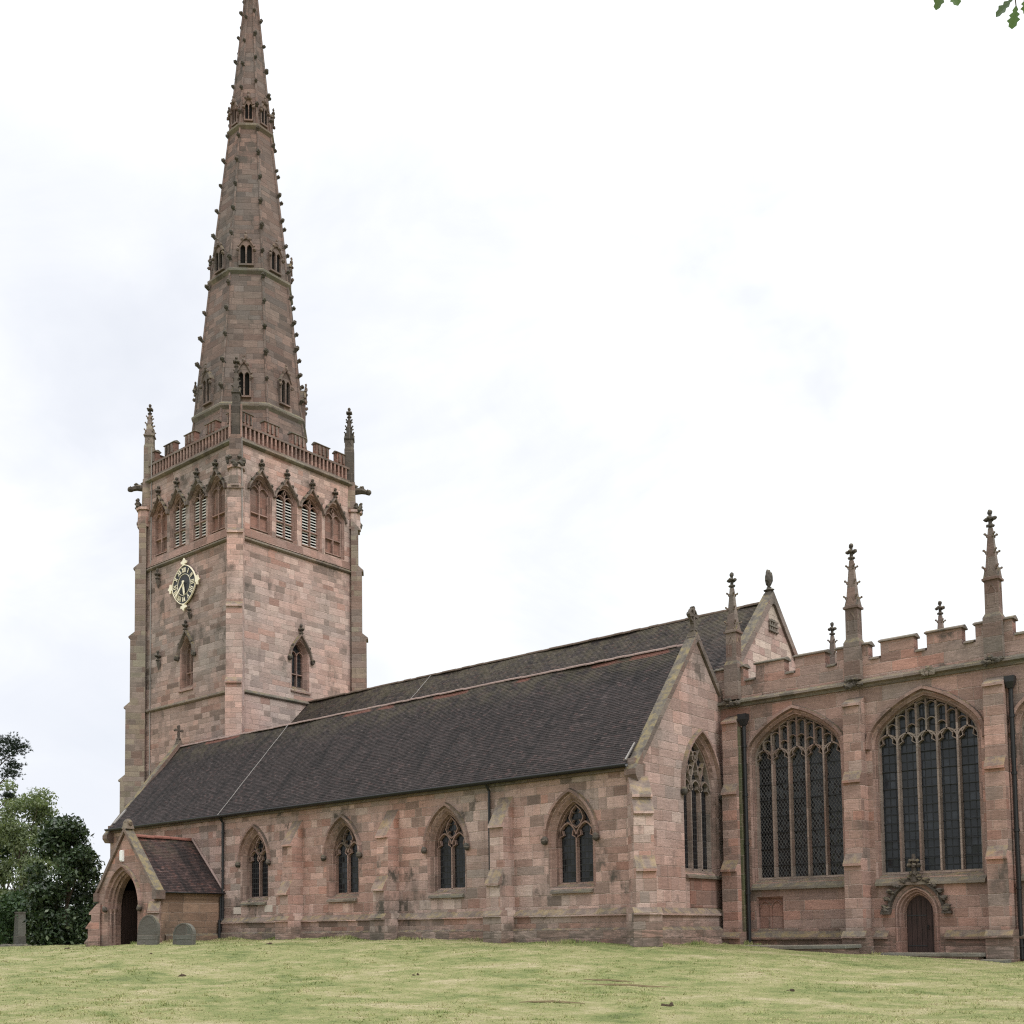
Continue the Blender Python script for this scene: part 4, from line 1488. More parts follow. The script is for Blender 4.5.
CORN = {(1, -1): (TX1, TY0), (-1, -1): (TX0, TY0), (1, 1): (TX1, TY1), (-1, 1): (TX0, TY1)}
for k, cpos in CORN.items():
    fr = diag(cpos, k)
    st = [(1.24, 8.95, 0.30), (0.96, 13.20, 0.28), (0.72, 17.35, 0.26), (0.47, 21.40, 0.26), (0.26, 23.9, 0.0)]
    buttress(fr, 0, 0.43, st, 24.3, M_BUTT if k != (1, -1) else M_TOWER, base=-1.2)
    mb = MB()                   # round shaft with a carved cap below the parapet
    cc = fr.P(0, 0, 0.02)
    mb.frustum(cc, 23.9, 24.9, 0.40, 0.36, 8)
    mb.frustum(cc, 24.9, 25.05, 0.46, 0.46, 8)
    part(mb, "corner_shaft", M_TOWER)
    mb = MB()
    for i in range(14):
        a = random.uniform(-1.3, 1.3)
        d = fr.n * math.cos(a) * 0.42 + fr.u * math.sin(a) * 0.45
        mb.blob(cc + d + Vector((0, 0, 25.2 + random.uniform(-0.2, 0.35))), random.uniform(0.10, 0.17), 6, 4, 0.25)
    part(mb, "carved_boss", M_CARVE)
    mb = MB()
    cp = fr.P(0, 0, 0.02 if k == (1, -1) else -0.22)
    mb.frustum(cp, 25.0, 26.75, 0.35, 0.31, 4, math.atan2(k[1], k[0]) + math.pi / 4)
    part(mb, "corner_pier", M_SPIRE if k == (1, -1) else M_BUTT)
    # gargoyle leaning out of the corner
    if k != (1, -1):
        g = MB()
        b0 = fr.P(0, 26.30, 0.0)
        b1 = fr.P(0, 26.34, 0.50)
        b2 = fr.P(0, 26.24, 0.80)
        g.tube([b0, b1, b2], [0.22, 0.19, 0.13], 7)
        g.blob(b2 + fr.n * 0.05, (0.19, 0.19, 0.17), 8, 5, 0.2)
        g.blob(b1 + Vector((0, 0, 0.16)), (0.16, 0.16, 0.12), 7, 4, 0.25)
        part(g, "gargoyle", M_CARVE)
        g = MB()
        g.blob(fr.P(0, 24.15, 0.30), (0.2, 0.2, 0.26), 8, 5, 0.25)
        g.blob(fr.P(0, 24.55, 0.24), (0.14, 0.14, 0.16), 7, 5, 0.25)
        part(g, "corbel_carving", M_CARVE)
    rot = math.atan2(k[1], k[0]) + math.pi / 4
    if k == (1, -1):
        pinnacle(fr.P(0, 0, 0.0), 28.35, 29.1, 30.55, 31.25, 0.20, M_CARVE, rot, base=(26.7, 0.23))
        mb = MB()
        for q in (-1, 1):
            mb.tube([fr.P(q * 0.3, 26.6, 0.30), fr.P(q * 0.3, 28.4, 0.30)], [0.05, 0.05], 6)
        part(mb, "corner_roll", M_TRIM)
    else:
        pinnacle(fr.P(0, 0, -0.24), 28.75, 29.4, 30.75, 31.45, 0.25, M_BUTT if k == (-1, -1) else M_CARVE, rot, base=(26.7, 0.29))

# tower parapet with little arched panels and battlements
MS = [(-55.5, -54.95), (-54.02, -53.05), (-52.02, -51.05), (-50.06, -49.10), (-48.10, -47.45)]
ME = [(36.42, 37.23), (38.06, 39.06), (40.03, 41.0), (41.85, 42.85), (43.47, 44.4)]
FN, FW = Fr((0, TY1, 0), (-1, 0, 0), (0, 1, 0)), Fr((TX0, 0, 0), (0, -1, 0), (-1, 0, 0))
for fr, a0, a1, mer, detail in ((TS, TX0 + 0.36, TX1 - 0.36, MS, 1), (TE, TY0 + 0.36, TY1 - 0.36, ME, 1),
                                (FN, -TX1 + 0.36, -TX0 - 0.36, [(-b, -a) for a, b in MS][::-1], 0), (FW, -TY1 + 0.36, -TY0 - 0.36, [(-b, -a) for a, b in ME][::-1], 0)):
    par = crenel(fr, a0, a1, 26.70, 27.66, 28.36, mer, -0.46, -0.16, M_REDP, M_COPE)
    mb = MB()
    mb.box(fr, a0, a1, 26.72, 26.84, -0.159, 0.06)
    mb.box(fr, a0, a1, 27.50, 27.62, -0.159, 0.05)
    mb.build("parapet_rail", M_TRIMD, par)
    if detail:
        n = 26
        for k in range(n):
            a = a0 + 0.12 + (a1 - a0 - 0.24) * (k + 0.5) / n
            bb = MB()
            bb.box(fr, a - 0.055, a + 0.055, 26.84, 27.50, -0.159, 0.035)
            bb.build("baluster", M_TRIM, par)
        for m0, m1 in mer:
            mb = MB()
            mm = (m0 + m1) / 2
            wq = min(0.30, (m1 - m0) / 2 - 0.16)
            if wq > 0.1:
                for q in (-1, 0, 1):
                    mb.box(fr, mm + q * wq - 0.05, mm + q * wq + 0.05, 27.78, 28.28, -0.159, -0.06)
                mb.build("merlon_panel", M_TRIMD, par)

# --- spire
SP = [(26.9, 6.90), (30.0, 6.20), (38.5, 4.52), (48.0, 2.44), (57.0, 0.70), (59.6, 0.26)]


def spire_r(z):
    for (za, wa), (zb_, wb) in zip(SP, SP[1:]):
        if z <= zb_:
            return (wa + (wb - wa) * (z - za) / (zb_ - za)) / 2
    return SP[-1][1] / 2


SC_ = (-51.46, 40.42)
mb = MB()
zs_ = np.linspace(26.9, 59.6, 46)
for a, b in zip(zs_, zs_[1:]):
    mb.frustum(SC_, a, b, spire_r(a), spire_r(b), 8, math.pi / 8, cap=False)
spire = part(mb, "spire", M_SPIRE)
for k in range(8):              # roll along each arris
    m = MB()
    ang = math.pi / 8 + k * math.pi / 4
    kk = 1 / math.cos(math.pi / 8)
    pts = [(SC_[0] + spire_r(z) * kk * math.cos(ang), SC_[1] + spire_r(z) * kk * math.sin(ang), z) for z in np.linspace(27, 59, 24)]
    m.tube(pts, [0.075] * 24, 6)
    m.build("arris_roll", M_SPIRE, spire)
for zb_, hh in ((30.05, 0.30), (38.5, 0.26), (48.1, 0.26)):
    m = MB()
    for (za, oa), (zc, ob) in zip([(zb_ - hh, 0.0), (zb_ - hh * 0.4, 0.16), (zb_, 0.18), (zb_ + hh * 0.6, 0.02)], [(zb_ - hh * 0.4, 0.16), (zb_, 0.18), (zb_ + hh * 0.6, 0.02), (zb_ + hh * 0.62, -0.1)]):
        m.frustum(SC_, za, zc, spire_r(za) + oa, spire_r(zc) + ob, 8, math.pi / 8, cap=False)
    m.build("spire_band", M_COPE, spire)


def lucarne_mesh(w, h, rise, depth, rec):
    """two-light opening in an upright frame; built facing +x at the origin, base at z = 0"""
    fr = Fr((0, 0, 0), (0, 1, 0), (1, 0, 0))
    mb = MB()
    hl = w * 0.43
    hw2 = hl * 0.76
    lights = [arch2(q * hl, 0.10, hw2, h * 0.72, hw2 * 1.5, n=5) for q in (-1, 1)]
    outer = [(-w, 0.0), (w, 0.0), (w, h * 0.82), (0, h + rise), (-w, h * 0.82)]
    mb.wall(fr, outer, lights)
    for l in lights:
        mb.loft(fr, [(l, 0.0), (l, -rec)])
    for p, q in zip(outer, outer[1:] + outer[:1]):
        mb.face([fr.P(*p, 0.0), fr.P(*q, 0.0), fr.P(*q, -depth), fr.P(*p, -depth)])
    mb.bar(fr, [(w * 1.06, h * 0.78), (w * 0.55, h * 1.02), (0, h + rise * 1.05), (-w * 0.55, h * 1.02), (-w * 1.06, h * 0.78)], 0.07, 0.13, -0.04, 0.08)
    for q in (-1, 1):
        mb.blob((0.06, q * w * 1.1, h * 0.64), 0.11, 6, 4, 0.25)
        mb.blob((0.06, q * w * 0.55, h * 1.08), 0.10, 6, 4, 0.25)
    mb.blob((0.05, 0, h + rise * 1.25), (0.10, 0.13, 0.16), 7, 5, 0.2)
    mb.blob((0.05, 0, h + rise * 1.25 + 0.24), (0.07, 0.08, 0.10), 7, 5, 0.2)
    v = MB()
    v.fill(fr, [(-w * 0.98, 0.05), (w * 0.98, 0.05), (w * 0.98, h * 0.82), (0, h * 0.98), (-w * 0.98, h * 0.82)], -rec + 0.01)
    return mb, v


for zl, wq, hq, rs, off in ((30.45, 0.40, 1.75, 0.30, 0.17), (38.75, 0.44, 1.40, 0.22, 0.14), (48.35, 0.27, 1.25, 0.16, 0.10)):
    proto = None
    for k in range(8):
        ang = k * math.pi / 4
        rr = spire_r(zl) + off
        loc = (SC_[0] + rr * math.cos(ang), SC_[1] + rr * math.sin(ang), zl)
        if proto is None:
            a, v = lucarne_mesh(wq, hq, rs, 0.7, off + 0.02)
            proto = a.build("lucarne", M_SPIRE, spire)
            # children stay inside this mesh: a dark backing is a second material slot
            base_n = len(proto.data.vertices)
            va = v.build("dark_backing", M_VOID)
            import bmesh
            bm = bmesh.new()
            bm.from_mesh(proto.data)
            n0 = len(bm.faces)
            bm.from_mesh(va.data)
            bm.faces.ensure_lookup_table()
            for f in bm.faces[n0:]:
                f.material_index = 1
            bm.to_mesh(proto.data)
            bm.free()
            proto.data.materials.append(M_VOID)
            bpy.data.objects.remove(va)
            proto.location = loc
            proto.rotation_euler = (0, 0, ang)
        else:
            dup(proto, spire, loc, ang)


def crocket_mesh():
    """hooked leaf, built facing +x from the origin"""
    mb = MB()
    mb.tube([(-0.1, 0, -0.08), (0.08, 0, 0.0), (0.17, 0, 0.09), (0.23, 0, 0.03)], [0.085, 0.08, 0.07, 0.045], 6)
    mb.blob((0.15, 0, 0.08), (0.11, 0.12, 0.10), 7, 5, 0.25)
    return mb


proto = None
nz = 18
rest = []
for k in (7, 6, 0, 5, 1, 2, 3, 4):
    ang = math.pi / 8 + k * math.pi / 4
    for i in range(nz):
        z = 31.1 + (58.6 - 31.1) * (i / (nz - 1)) ** 1.0 + (0.5 if k % 2 else 0.0)
        rr = spire_r(z) / math.cos(math.pi / 8)
        loc = (SC_[0] + rr * math.cos(ang), SC_[1] + rr * math.sin(ang), z)
        if k in (7, 6, 0, 5):
            if proto is None:
                proto = crocket_mesh().build("crocket", M_CARVE, spire)
                proto.location, proto.rotation_euler = loc, (0, 0, ang)
            else:
                c = dup(proto, spire, loc, ang + random.uniform(-.25, .25))
                q = (1.28 - 0.40 * i / nz) * random.uniform(0.85, 1.12)
                c.scale = (q, q, q * random.uniform(0.85, 1.15))
        else:
            rest.append((loc, ang))
mb = MB()
cm = crocket_mesh()
for loc, ang in rest:
    M4 = Matrix.Translation(loc) @ Matrix.Rotation(ang, 4, 'Z') @ Matrix.Scale(1.28 - 0.40 * (loc[2] - 31) / 28, 4)
    i0 = len(mb.v)
    mb.v += [tuple(M4 @ Vector(p)) for p in cm.v]
    mb.f += [[i0 + j for j in f] for f in cm.f]
tag(mb.build("crocket_rows", M_CARVE, spire), kind="stuff")
mb = MB()
mb.frustum(SC_, 59.5, 60.4, 0.12, 0.10, 8)
for k in range(6):
    a = k * math.pi / 3
    mb.blob((SC_[0] + 0.3 * math.cos(a), SC_[1] + 0.3 * math.sin(a), 60.3), 0.2, 7, 5, 0.2)
mb.tube([(SC_[0], SC_[1], 60.3), (SC_[0], SC_[1], 61.8)], [0.05, 0.03], 6)
mb.build("spire_finial", M_CARVE, spire)

# --- tower clock: skeleton ring with gilt numerals
def clock():
    fr = Fr((-51.58, TY0, 19.58), (1, 0, 0), (0, -1, 0))
    n = 48
    def ringp(r, p=2.0):
        out = []
        for i in range(n):
            a = 2 * math.pi * i / n
            q = r / (abs(math.cos(a)) ** p + abs(math.sin(a)) ** p) ** (1 / p)
            out.append((q * math.cos(a), q * math.sin(a)))
        return out
    mb = MB()
    mb.extr_az(fr, ringp(1.08, 1.65), 0.10, 0.16)
    mb.box(fr, -0.1, 0.1, -0.9, 0.9, -0.05, 0.10)
    dial = part(mb, "clock", M_BLACK)
    m = MB()
    m.bar(fr, ringp(1.11, 1.65), 0.035, 0.06, 0.12, 0.20, closed=True)
    m.build("outer_ring", M_GOLD, dial)
    m = MB()
    m.bar(fr, ringp(0.60), 0.02, 0.03, 0.16, 0.185, closed=True)
    m.build("inner_ring", M_GOLD, dial)
    rom = {1: 'I', 2: 'II', 3: 'III', 4: 'IIII', 5: 'V', 6: 'VI', 7: 'VII', 8: 'VIII', 9: 'IX', 10: 'X', 11: 'XI', 12: 'XII'}
    for h, txt in rom.items():
        wid = {'I': 0.095, 'V': 0.18, 'X': 0.18}
        tot = sum(wid[c] for c in txt)
        x = -tot / 2
        th = math.pi / 2 - h * math.pi / 6
        er, et = (math.cos(th), math.sin(th)), (math.sin(th), -math.cos(th))
        toP = lambda t_, r_: (er[0] * r_ + et[0] * t_, er[1] * r_ + et[1] * t_)
        m = MB()
        r0, r1, hw = 0.70, 0.96, 0.021

        def stroke(ta, tb, wd):
            m.extr_az(fr, [toP(ta - wd, r0), toP(ta + wd, r0), toP(tb + wd, r1), toP(tb - wd, r1)], 0.155, 0.20)
        for c in txt:
            wch = wid[c]
            if c == 'I':
                stroke(x + wch / 2, x + wch / 2, hw)
            elif c == 'V':
                stroke(x + wch / 2 + 0.015, x + 0.02, hw)
                stroke(x + wch / 2 - 0.015, x + wch - 0.02, hw * 0.6)
            else:
                stroke(x + wch - 0.02, x + 0.02, hw)
                stroke(x + 0.02, x + wch - 0.02, hw * 0.6)
            x += wch
        m.build("numeral", M_GOLD, dial)
    for k in range(4):          # leaf finials at the quarters
        a = k * math.pi / 2
        ex, ez = math.cos(a), math.sin(a)
        rot = lambda q, r: (q * ex - r * ez, q * ez + r * ex)
        m = MB()
        m.extr_az(fr, [rot(*p) for p in ((1.08, -0.13), (1.19, -0.09), (1.20, -0.25), (1.33, -0.27), (1.36, -0.11), (1.52, 0.0), (1.36, 0.11), (1.33, 0.27), (1.20, 0.25), (1.19, 0.09), (1.08, 0.13))], 0.13, 0.21)
        m.build("gilt_leaf", M_GOLD, dial)
    for nm, ang, ln, wd in (("hour_hand", 169, 0.66, 0.06), ("minute_hand", 226, 0.97, 0.045)):
        th = math.pi / 2 - R(ang)
        e = Vector((math.cos(th), math.sin(th)))
        p = Vector((-e.y, e.x))
        q = [-e * 0.22 - p * wd, -e * 0.22 + p * wd, e * ln * 0.75 + p * wd * 1.2, e * ln, e * ln * 0.75 - p * wd * 1.2]
        m = MB()
        dd = 0.22 if nm == "hour_hand" else 0.27
        m.extr_az(fr, [tuple(v) for v in q], dd, dd + 0.03)
        m.build(nm, M_GOLD, dial)


clock()
for a, z, s in ((-54.2, 20.6, 0.5), (-54.1, 15.8, 0.5), (-51.1, 18.0, 0.36)):
    mb = MB()
    poppy(mb, TS.P(a, 0, 0.16), z - 0.2, s * 1.3)
    mb.frustum(TS.P(a, 0, 0.10), z - s * 1.3, z - 0.2, 0.03, 0.13, 6)
    part(mb, "carved_bracket", M_CARVE)
mb = MB()      # conductor down the south-west and south-east angles
mb.tube([(TX1 + 0.40, TY0 + 0.05, 28.4), (TX1 + 0.62, TY0 - 0.02, 12.0)], [0.03, 0.03], 6)
mb.tube([(TX0 + 0.70, TY0 - 0.05, 28.6), (TX0 + 0.70, TY0 - 0.05, 7.0)], [0.03, 0.03], 6)
part(mb, "conductor_cable", M_LEADG)

# --- south porch
YP, PX0, PX1, PCX = 27.3, -45.85, -41.32, -43.65
FP = south(YP)
dc, dz0, dzs, dwo, drise = -43.78, -0.75, 1.18, 1.28, 1.78
rings = [(0.0, 0.0, 0), (0.07, 0.0, 0), (0.07, -0.10, 0), (0.17, -0.14, 0), (0.15, -0.24, 0), (0.23, -0.30, 0), (0.23, -0.55, 0)]
mb = MB()
mb.loft(FP, [(arch2(dc, dz0, dwo, dzs, drise, i, s), d) for i, d, s in rings])
arch = part(mb, "porch_arch", M_TRIM)
hood(FP, arch_only(arch2(dc, dz0, dwo + 0.12, dzs + 0.05, drise + 0.10)), arch, width=0.16)
for q in (-1, 1):
    for wr, dd in ((0.14, -0.08), (0.24, -0.22)):
        m = MB()
        cc = FP.P(dc + q * (dwo - wr), 0, dd)
        m.frustum(cc, -0.7, -0.35, 0.10, 0.09, 8)
        m.frustum(cc, -0.35, 1.05, 0.065, 0.065, 8)
        m.frustum(cc, 1.05, 1.20, 0.07, 0.12, 8)
        m.build("jamb_shaft", M_TRIM, arch)
mb = MB()
gpoly = [(PX0, -1.2), (PX1, -1.2), (PX1, 1.95), (PCX, 4.55), (PX0, 1.95)]
mb.wall(FP, gpoly, [arch2(dc, dz0, dwo, dzs, drise)])
mb.wall(FP, gpoly, [arch2(dc, dz0, dwo, dzs, drise, 0.23)], -0.55)
part(mb, "porch_wall", M_CHANCEL)
mb = MB()
mb.box(Fr((-44.95, YP, 0), (0, 1, 0), (1, 0, 0)), 0.60, 1.75, -0.42, 2.05, 0.0, 0.07)
part(mb, "open_door", M_DOOR)
mb = MB()
mb.box(eastf(PX1), YP + 0.02, YS, -1.2, 1.95, -0.4, -0.003)
part(mb, "porch_side_wall", M_PORCH)
mb = MB()
mb.box(eastf(PX0), YP + 0.02, YS, -1.2, 1.95, 0.003, 0.4)
part(mb, "porch_side_wall", M_PORCH)
mb = MB()
mb.extr_dz(eastf(PX1), [(-0.02, -1.2), (0.12, -1.2), (0.12, -0.05), (0.0, 0.05), (-0.02, 0.05)], YP + 0.5, YS - 0.2)
part(mb, "plinth", M_PORCH)
mb = MB()
mb.box(FP, PX0 + 0.4, PX1 - 0.4, -0.9, -0.45, -3.5, -0.56)
part(mb, "porch_floor", M_SLAB)
mb = MB()
mb.extr_az(FS, arch2(dc, -0.45, 0.85, 0.9, 1.1), 0.02, 0.10)
part(mb, "inner_door", M_DOOR)
for x0, sgn in ((PX1 + 0.20, -1), (PX0 - 0.20, 1)):
    o = roof_slope("porch_roof", M_TILEP, (x0, YP + 0.2, 1.86), (0, 1, 0), YS - YP - 0.2, (PCX - x0, 0), 4.42 - 1.86, seg=16, sag=0.015)
    mb = MB()
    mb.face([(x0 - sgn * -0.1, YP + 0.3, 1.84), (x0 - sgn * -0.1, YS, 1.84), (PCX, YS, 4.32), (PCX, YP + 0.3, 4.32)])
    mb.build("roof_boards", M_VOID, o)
    if sgn == -1:
        ridge_row((PCX, YP + 0.2, 4.43), (PCX, YS, 4.43), M_RIDGEP, o, 0.12, 0.4)
        m = MB()
        m.tube([(x0 + 0.02, YS - 0.06, 1.95), (PCX + 0.1, YS - 0.06, 4.48)], [0.06, 0.06], 6)
        m.build("flashing", M_RIDGE, o)
mb = MB()
th = 0.15
for q in (-1, 1):
    e = Vector((PCX - (PX1 if q > 0 else PX0), 2.75)).normalized()
    nrm = Vector((e.y, -e.x)) * q
    nrm = nrm if nrm.y > 0 else -nrm
    lo = Vector(((PX1 if q > 0 else PX0) + q * 0.10, 1.80))
    hi = Vector((PCX, 4.62))
    mb.extr_az(FP, [tuple(lo), tuple(hi), (hi.x, hi.y + th * 1.35), tuple(lo + nrm * th)], -0.34, 0.10)
    mb.box(FP, lo.x - 0.17, lo.x + 0.17, 1.55, 1.93, -0.35, 0.11)
part(mb, "porch_coping", M_TRIMD)
mb = MB()
mb.frustum(FP.P(PCX, 0, -0.12), 4.75, 5.02, 0.20, 0.15, 4)
mb.blob(FP.P(PCX - 0.05, 5.08, -0.12), (0.2, 0.16, 0.14), 8, 5, 0.2)
mb.blob(FP.P(PCX + 0.16, 5.02, -0.12), (0.13, 0.14, 0.12), 8, 5, 0.2)
part(mb, "gable_stump", M_COPE)
for xx, k in ((PX1, (1, -1)), (PX0, (-1, -1))):
    buttress(diag((xx, YP), k), 0, 0.25, [(0.40, 0.40, 0.3), (0.26, 1.05, 0.2)], 1.45, M_CHANCEL, plinth=(-0.12, 0.07))
gutter((PX1 + 0.28, YP + 0.35, 1.86), (PX1 + 0.28, YS - 0.05, 1.86), r=0.06)
rain_pipe(PX1 + 0.12, YS - 0.18, 1.7, -0.2, 0.045, shoe=False)
# bulkhead lamp on the porch gable
lamp = MB()
lamp.box(FP, -43.92, -43.74, 3.30, 3.80, 0.0, 0.10)
lm = lamp.build("wall_lamp", M_WHITE)
tag(lm, "small white oblong bulkhead lamp fixed to the porch gable above the arch", "wall lamp")
cv = MB()
cv.box(FP, -43.895, -43.765, 3.34, 3.76, 0.10, 0.15)
cv.build("lamp_cover", M_WHITE, lm)

# pale repair stones in the aisle wall
for a, z in ((-40.2, 1.05), (-38.0, 1.10)):
    mb = MB()
    mb.box(FS, a - 0.27, a + 0.27, z - 0.15, z + 0.15, -0.02, 0.012)
    part(mb, "repair_stone", M_PALE)

# ------------------------------------------------------------------ ground
GP = np.array([(0, 0, -1.72), (0, 10, -1.70), (-12, 16, -1.55), (-18, 8.7, -1.50), (-5, 19, -1.52), (8, 14, -1.7), (-7, 33, -1.16), (-9, 36.5, -1.08), (-12.4, 36.5, -0.86),
               (-16, 36.5, -0.74), (-19, 30.3, -0.40), (-28, 30.3, -0.24), (-40, 30.3, -0.22), (-43.7, 26.6, -0.42), (-50, 28, -0.52), (-70, 36, -0.66), (-62, 29, -0.62),
               (-35, 20, -0.72), (-48, 16, -1.0), (-80, 30, -0.9), (-25, 22, -0.92), (-14, 27, -1.02), (-4.6, 45, -1.2), (4, 40, -1.4), (-40, 0, -1.7), (-55, 48, -0.6), (-30, 50, -0.9),
               (15, 25, -1.7), (-90, 50, -1.0), (-75, 5, -1.5)], float)


def _phi(r2):
    return np.where(r2 > 1e-9, r2 * np.log(np.maximum(r2, 1e-9)), 0.0)


_n = len(GP)
_d2 = ((GP[:, None, :2] - GP[None, :, :2]) ** 2).sum(-1)
_A = np.zeros((_n + 3, _n + 3))
_A[:_n, :_n] = _phi(_d2) + np.eye(_n) * 60.0
_A[:_n, _n] = _A[_n, :_n] = 1
_A[:_n, _n + 1:] = GP[:, :2]
_A[_n + 1:, :_n] = GP[:, :2].T
_W = np.linalg.solve(_A, np.concatenate([GP[:, 2], np.zeros(3)]))


def ground_z(x, y):
    x, y = np.asarray(x, float), np.asarray(y, float)
    xs, ys_ = np.clip(x, -95, 20), np.clip(y, -5, 55)
    z = _W[_n] + _W[_n + 1] * xs + _W[_n + 2] * ys_
    for i in range(_n):
        z = z + _W[i] * _phi((xs - GP[i, 0]) ** 2 + (ys_ - GP[i, 1]) ** 2)
    z = np.clip(z, -1.85, -0.15)
    far = np.clip((np.hypot(x - xs, y - ys_)) / 60, 0, 1)
    z = z * (1 - far) + -1.6 * far
    und = 0.025 * np.sin(x * 0.9 + 1.3 * np.sin(y * 0.5)) + 0.02 * np.sin(y * 1.3 + x * 0.37) + 0.012 * np.sin(x * 2.7 + y * 2.1)
    return z + und * (1 - far) - 0.02


def axis(lo, hi, fine_lo, fine_hi, step):
    mid = np.arange(fine_lo, fine_hi + 1e-6, step)
    L = fine_lo - np.geomspace(2, fine_lo - lo, 14)[::-1]
    H = fine_hi + np.geomspace(2, hi - fine_hi, 14)
    return np.concatenate([L, mid, H])


gx, gy = axis(-1500, 900, -95, 20, 0.5), axis(-600, 1800, -5, 55, 0.5)
X, Y = np.meshgrid(gx, gy)
Z = ground_z(X, Y)
me = bpy.data.meshes.new("lawn")
nx_, ny_ = len(gx), len(gy)
verts = np.stack([X.ravel(), Y.ravel(), Z.ravel()], 1)
idx = np.arange(nx_ * ny_).reshape(ny_, nx_)
quads = np.stack([idx[:-1, :-1], idx[:-1, 1:], idx[1:, 1:], idx[1:, :-1]], -1).reshape(-1, 4)
me.from_pydata(verts.tolist(), [], quads.tolist())
me.polygons.foreach_set('use_smooth', [True] * len(me.polygons))


def lawn_colour(t, P):
    n1 = t.noise(t.vec('MULTIPLY', P, (0.30, 0.55, 0.3)), 1.0, 6, 0.68, 0.8)
    n2 = t.noise(P, 2.2, 6, 0.7)
    n3 = t.noise(P, 11.0, 6, 0.8)
    n4 = t.noise(P, 0.75, 5, 0.6, 0.5)
    f = t.math('ADD', t.math('ADD', t.math('MULTIPLY', n1, 0.30), t.math('MULTIPLY', n2, 0.26)), t.math('ADD', t.math('MULTIPLY', n3, 0.18), t.math('MULTIPLY', n4, 0.26)))
    f = t.math('MULTIPLY_ADD', t.math('SUBTRACT', f, 0.5), 2.5, 0.455)
    return f, n3


def lawn_mat():
    m, t, b = new_mat("mown lawn")
    g = t.add('ShaderNodeNewGeometry')
    f, n3 = lawn_colour(t, g.outputs['Position'])
    c = t.ramp(f, [(0.20, (0.085, 0.105, 0.034)), (0.36, (0.146, 0.162, 0.057)), (0.49, (0.212, 0.203, 0.088)), (0.61, (0.270, 0.240, 0.130)), (0.76, (0.340, 0.285, 0.180))])
    t.put(b.inputs['Base Color'], c)
    b.inputs['Roughness'].default_value = 0.95
    bump(t, b, n3, 0.8, 0.04)
    return m


def blade_mat():
    m, t, b = new_mat("grass blades")
    g = t.add('ShaderNodeNewGeometry')
    f, n3 = lawn_colour(t, g.outputs['Position'])
    f = t.math('ADD', f, t.math('MULTIPLY', t.math('SUBTRACT', g.outputs['Random Per Island'], 0.5), 0.20))
    c = t.ramp(f, [(0.20, (0.110, 0.150, 0.044)), (0.36, (0.185, 0.220, 0.074)), (0.52, (0.280, 0.270, 0.115)), (0.72, (0.420, 0.355, 0.220))])
    t.put(b.inputs['Base Color'], c)
    b.inputs['Roughness'].default_value = 0.8
    return m


me.materials.append(lawn_mat())
lawn = bpy.data.objects.new("ground", me)
COL.objects.link(lawn)
tag(lawn, kind="structure")


def np_mesh(name, V, F, mat, parent=None):
    m = bpy.data.meshes.new(name)
    k = F.shape[1]
    m.vertices.add(len(V))
    m.vertices.foreach_set('co', np.asarray(V, np.float32).ravel())
    m.loops.add(F.size)
    m.loops.foreach_set('vertex_index', F.astype(np.int32).ravel())
    m.polygons.add(len(F))
    m.polygons.foreach_set('loop_start', np.arange(0, F.size, k, dtype=np.int32))
    m.polygons.foreach_set('loop_total', np.full(len(F), k, np.int32))
    m.update(calc_edges=True)
    m.materials.append(mat)
    o = bpy.data.objects.new(name, m)
    COL.objects.link(o)
    if parent is not None:
        o.parent = parent
    return o


# grass tufts over the part of the lawn before the church
N = 110000
az = rng.uniform(-1.32, -0.10, N)
rr = np.exp(rng.uniform(math.log(15), math.log(66), N))
bx, by = rr * np.sin(az), rr * np.cos(az)
ok = ~((by > 30.5) & (bx > -56) & (bx < -4)) & ~((by > 36.2) & (bx > XE)) & ~((bx > -46.9) & (bx < -40.8) & (by > 26.9))
ok |= (bx > XE + 0.5) & (by < 36.1)
bx, by, rr = bx[ok], by[ok], rr[ok]
edge_x, edge_y = [], []           # longer uncut tufts against the wall feet
for x0, y0, x1, y1, k_ in ((-41, YS - 0.28, XE + 0.3, YS - 0.28, 5200), (XE + 0.35, YS - 0.3, XE + 0.35, YC - 0.3, 1300), (XE + 0.4, YC - 0.4, XCE, YC - 0.4, 2600),
                           (PX0 - 0.3, YP - 0.15, dc - 1.2, YP - 0.15, 500), (dc + 1.2, YP - 0.15, PX1 + 0.4, YP - 0.15, 500), (PX1 + 0.25, YP, PX1 + 0.25, YS, 800)):
    q = rng.random(k_)
    q = np.clip(q + 0.012 * np.sin(q * 90), 0, 1)
    edge_x.append(x0 + (x1 - x0) * q + rng.normal(0, 0.10, k_))
    edge_y.append(y0 + (y1 - y0) * q - np.abs(rng.normal(0, 0.13, k_)))
n_edge = sum(len(e) for e in edge_x)
bx, by = np.concatenate([bx] + edge_x), np.concatenate([by] + edge_y)
rr = np.concatenate([rr, np.hypot(bx[-n_edge:], by[-n_edge:])])
n = len(bx)
hgt = rng.uniform(0.010, 0.030, n) * (0.7 + rr / 60)
